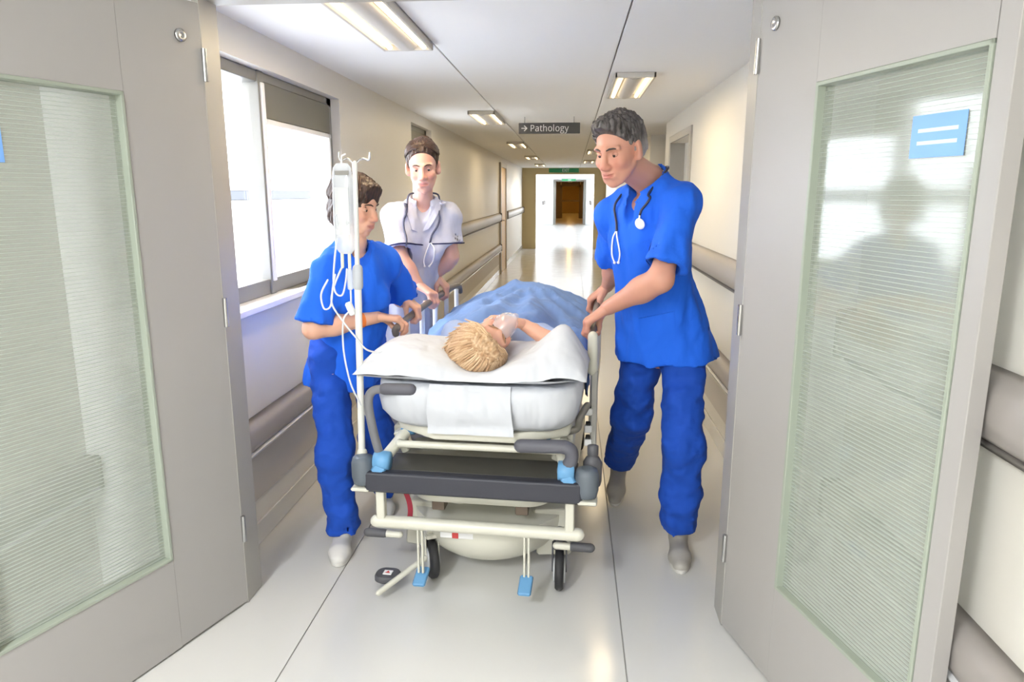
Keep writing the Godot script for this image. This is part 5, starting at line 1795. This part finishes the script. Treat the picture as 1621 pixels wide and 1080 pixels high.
func build_nurse_white(white_t: Material, sole: Material) -> void:
	var dR := Vector3(0.8, -0.45, 0.25)
	var pR := Vector3(-0.4, -0.9, 0.0)
	var wR := Vector3(-0.662, 1.0, -3.31) - dR.normalized() * 0.085 - pR.normalized() * 0.028
	var dL := Vector3(0.7, -0.68, 0.1)
	var wL := Vector3(-0.645, 1.005, -3.57) - dL.normalized() * 0.08 - pR.normalized() * 0.028
	var J := {"nb": Vector3(-0.728, 1.462, -3.5), "shL": Vector3(-0.605, 1.4, -3.54), "shR": Vector3(-0.86, 1.4, -3.44),
		"elL": Vector3(-0.6, 1.19, -3.53), "wrL": wL, "elR": Vector3(-0.81, 1.17, -3.36), "wrR": wR,
		"hipL": Vector3(-0.79, 0.9, -3.6), "hipR": Vector3(-0.94, 0.9, -3.55),
		"knL": Vector3(-0.79, 0.48, -3.56), "ankL": Vector3(-0.79, 0.09, -3.7), "heelL": Vector3(-0.795, 0.0, -3.76), "toeL": Vector3(-0.77, 0.0, -3.53),
		"knR": Vector3(-0.94, 0.48, -3.46), "ankR": Vector3(-0.94, 0.09, -3.5), "heelR": Vector3(-0.95, 0.0, -3.55), "toeR": Vector3(-0.92, 0.0, -3.32)}
	var xf := facing(Vector3(-0.712, 1.622, -3.44), Vector3(0.16, -0.22, 0.96), Vector3(-0.04, 1.0, 0.1), 0.98)
	var skin := lin(214, 166, 150)
	var P := person("woman in a white tunic with brown hair tied back holding the far side rail", J, {"at": Vector3(-0.78, 0, -3.52), "skin": skin, "fc": Vector3(0.3, 0, 0.95), "girth": 0.95, "head": xf, "brow": lin(64, 44, 36), "open": 0.4,
		"hands": [[wR, dR, pR, Vector3(0, 0, -1), 0.95], [wL, dL, pR, Vector3(0, 0, 1), 0.95]], "hs": 0.95, "hem": 0.18, "flare": 0.19, "sleeve": 0.72, "vdeep": 0.5, "vwide": 0.035, "seed": 17.0, "top": "tunic",
		"cloth": white_t, "legs": cloth("trouser_white", sc(194, 196, 208), 0.1), "shoe": mat("shoe_white", Color.WHITE), "sole": sole})
	hair(P.root, xf, "hair", [[Vector3(0, 0.047, -0.022), Vector3(0.08, 0.086, 0.1)], [Vector3(0, 0.0, -0.06), Vector3(0.062, 0.06, 0.055)], [Vector3(0, 0.095, -0.005), Vector3(0.058, 0.035, 0.06)], [Vector3(0.012, 0.1, -0.085), Vector3(0.042, 0.036, 0.042)]], Vector3(0, -0.6, 0.8), 0.004, lin(38, 26, 23), lin(76, 54, 43), 0.008, strand_fan(110, 9, Vector3(0, 0.7, 0.72), Vector3(0.083, 0.09, 0.104), Vector3(0, 0.045, -0.022), -110, 110, 0.15), 8)
	stethoscope(P, "stethoscope", "stethoscope round the neck of the woman in the white tunic", J, 0.17, 0.18, sc(74, 78, 104), -1.0, 0.12)
	# open collar and the navy lines at the sleeve ends
	var navy := mat("navy_piping", sc(34, 40, 88), 0.7)
	for s in ["L", "R"]:
		var a: Vector3 = J["sh" + s]
		var e: Vector3 = J["el" + s]
		var d := (e - a).normalized()
		var c := a.lerp(e, 0.69)
		var u := d.cross(Vector3(0.2, 0.1, 1)).normalized()
		var g := Geo.new()
		var ring := []
		var tf: Fld = P.tunic
		for j in 29:
			var an := TAU * j / 28
			var q := u * cos(an) + d.cross(u) * sin(an)
			ring.append(tf.hit(c + q * 0.14, -q, 0.14) + q * 0.003)
		g.tube(ring, 0.0035, 6)
		part(P.tunic_node, "sleeve_piping", shifted(g, P.root.position), navy)
	for s in [-1.0, 1.0]:
		var side: Vector3 = (J.shL - J.shR).normalized()
		var tf: Fld = P.tunic
		var fc: Vector3 = P.fc
		var sp: Vector3 = P.sp
		var g := Geo.new()
		g.sheet(5, 8, func(a: float, b: float) -> Vector3:
			var p: Vector3 = (J.nb as Vector3) + side * s * (lerpf(0.06, 0.012, b) + 0.042 * a * (1.0 - 0.3 * b)) - sp * (lerpf(-0.005, 0.12, b) - 0.012 * a)
			return tf.hit(p + fc * 0.3, -fc, 0.42) + fc * (0.006 + 0.004 * a), 0.003)
		part(P.tunic_node, "collar", shifted(g, P.root.position), white_t)

func build_patient() -> void:
	# in the trolley's axes: lying on the back, head towards the camera, knees up under the blanket
	var root := thing("person", "blonde patient lying on the trolley with head on the pillow and arm raised", "person", TAT, TTURN)
	var skin := lin(224, 172, 148)
	var J := {"nb": Vector3(0.02, 0.915, -0.46), "shL": Vector3(-0.155, 0.91, -0.52), "shR": Vector3(0.19, 0.915, -0.51),
		"elL": Vector3(-0.24, 0.885, -0.77), "wrL": Vector3(-0.14, 0.9, -0.98), "elR": Vector3(0.325, 0.905, -0.315), "wrR": Vector3(0.14, 1.005, -0.36),
		"hipL": Vector3(-0.06, 0.9, -0.98), "hipR": Vector3(0.12, 0.9, -0.98), "knL": Vector3(-0.01, 0.95, -1.3), "knR": Vector3(0.09, 0.95, -1.3), "ankL": Vector3(-0.02, 0.872, -1.68), "ankR": Vector3(0.09, 0.872, -1.68)}
	var crown := Vector3(-0.12, -0.16, 0.97).normalized()
	var look := Vector3(0.72, 0.66, 0.0)
	var xf := facing(Vector3(0.008, 0.945, -0.25), look - crown * look.dot(crown), crown, 1.04)
	var up := Vector3.UP
	var b := span([J.nb, J.shL, J.shR, J.elL, J.elR, J.wrL, J.wrR, J.hipL, J.hipR, J.knL, J.knR, J.ankL, J.ankR, xf.origin], 0.13)
	var f := Fld.new(b[0], b[1], 0.0115, 0.01)
	var C := Vector3(0.02, 0.918, -0.62)
	var W := Vector3(0.025, 0.905, -0.82)
	f.cap(J.nb, xf * Vector3(0, -0.06, -0.022), 0.05, 0.043)
	f.cap(J.shL, J.shR, 0.05, 0.05)
	f.cap(C, W, 0.12, 0.105, up, 0.62)
	f.cap(W, (J.hipL + J.hipR) * 0.5, 0.105, 0.105, up, 0.68)
	for s in ["L", "R"]:
		f.cap(J["sh" + s], J["el" + s], 0.045, 0.036)
		f.cap(J["el" + s], (J["el" + s] as Vector3).lerp(J["wr" + s], 0.35), 0.036, 0.036)
		f.cap((J["el" + s] as Vector3).lerp(J["wr" + s], 0.3), J["wr" + s], 0.036, 0.024)
		f.cap(J["hip" + s], J["kn" + s], 0.066, 0.044)
		f.cap(J["kn" + s], J["ank" + s], 0.044, 0.032)
		f.cap(J["ank" + s], J["ank" + s] + Vector3(0.0, 0.04, -0.1), 0.03, 0.024)
	f.done()
	var g := Geo.new()
	f.mesh(g, func(_p: Vector3) -> Color: return skin)
	head(g, xf, J.nb, skin, false)
	eyelids(g, xf, mixc(skin, lin(170, 100, 90), 0.2), 0.05)
	hand(g, J.wrR, Vector3(-0.93, 0.3, 0.1), Vector3(-0.25, -0.9, 0.25), Vector3(0.1, 0.3, 0.9), 0.45, skin, 0.92)
	hand(g, J.wrL, Vector3(0.6, -0.05, -0.8), Vector3(0, -1, 0), Vector3(0.8, 0, 0.6), 0.3, skin, 0.92)
	part(root, "body", g, skin_mat())
	face_bits_local(root, xf, lin(150, 116, 86))
	# gown over shoulders and chest
	var gb := span([J.shL, J.shR, J.nb, C, W, J.elR, J.elL], 0.16)
	var gf := Fld.new(gb[0], gb[1], 0.0105, 0.014)
	gf.cap(J.shL, J.shR, 0.064, 0.064)
	gf.cap(C, W, 0.125, 0.115, up, 0.62)
	for s in ["L", "R"]:
		var a: Vector3 = J["sh" + s]
		var e: Vector3 = J["el" + s]
		gf.cap(a, e, 0.06, 0.066, Vector3.ZERO, 1.0, a.lerp(e, 0.55), (e - a).normalized())
	gf.done()
	gf.rough(noise, 0.01, Vector3(8, 8, 5))
	gf.carve(J.nb, xf * Vector3(0, -0.06, -0.02), 0.055, 0.08)
	g = Geo.new()
	gf.mesh(g)
	part(root, "hospital_gown", g, cloth("gown_blue", sc(158, 178, 218), 0.2))
	# blonde hair falling back over the pillow
	var st := strand_fan(230, 31, Vector3(0.0, 0.5, 0.87), Vector3(0.094, 0.1, 0.115), Vector3(0, 0.04, -0.022), -100, 100, 0.05)
	st.append_array(strand_fan(230, 37, Vector3(0.0, 0.55, 0.84), Vector3(0.1, 0.106, 0.12), Vector3(0, 0.04, -0.024), -105, 105, -0.35))
	var rng := RandomNumberGenerator.new()
	rng.seed = 5
	for s in st:                                   # loose ends spread on the pillow
		var away: Vector3 = (s[4] - Vector3(0, 0.03, -0.02)).normalized()
		s[4] += away * rng.randf_range(0.0, 0.025)
	hair_local(root, xf, [[Vector3(0, 0.047, -0.022), Vector3(0.086, 0.09, 0.105)], [Vector3(0, -0.01, -0.06), Vector3(0.08, 0.08, 0.065)], [Vector3(0, 0.1, 0.035), Vector3(0.062, 0.035, 0.055)], [Vector3(-0.05, -0.02, -0.03), Vector3(0.045, 0.075, 0.06)], [Vector3(0.05, -0.02, -0.03), Vector3(0.045, 0.07, 0.06)]], st)
	# oxygen mask over nose and mouth
	var t := thing("oxygen_mask", "clear plastic oxygen mask over the patient's nose and mouth", "oxygen mask", TAT, TTURN)
	var mm := mat("mask_plastic", Color(0.92, 0.94, 0.98, 0.3), 0.15)
	mm.transparency = BaseMaterial3D.TRANSPARENCY_ALPHA
	g = Geo.new()
	var rings := []
	for q in [[0.046, 0.06, 0.078], [0.045, 0.058, 0.09], [0.04, 0.052, 0.112], [0.028, 0.036, 0.13], [0.016, 0.018, 0.139], [0.012, 0.012, 0.15]]:
		var r := PackedVector3Array()
		for k in 24:
			var a := TAU * k / 24
			r.append(xf * Vector3(cos(a) * q[0], -0.05 + sin(a) * q[1] * (1.0 if sin(a) < 0 else 1.1), q[2] - 0.014 * absf(cos(a)) * (1.0 if q[2] < 0.1 else 0.3)))
		rings.append(r)
	g.loft(rings, false, true)
	part(t, "mask", g, mm)
	g = Geo.new()
	var band := []
	for k in 25:
		var a := PI * k / 24.0
		band.append(xf * Vector3(cos(a) * (0.05 + 0.065 * sin(a)), -0.045 + 0.04 * sin(a), 0.075 - sin(a) * 0.2))
	g.tube(band, 0.0025, 6)
	part(t, "elastic", g, mat("tube_clear", Color.WHITE))

func face_bits_local(root: Node3D, xf: Transform3D, brow: Color) -> void:
	var keep := root.position
	root.position = Vector3.ZERO
	face_bits(root, xf, brow, 0.1)
	root.position = keep

func hair_local(root: Node3D, xf: Transform3D, lumps: Array, st: Array) -> void:
	var keep := root.position
	root.position = Vector3.ZERO
	hair(root, xf, "hair", lumps, Vector3(0, -0.55, 0.83), 0.012, lin(172, 132, 94), lin(220, 190, 154), 0.012, st, 12)
	root.position = keep
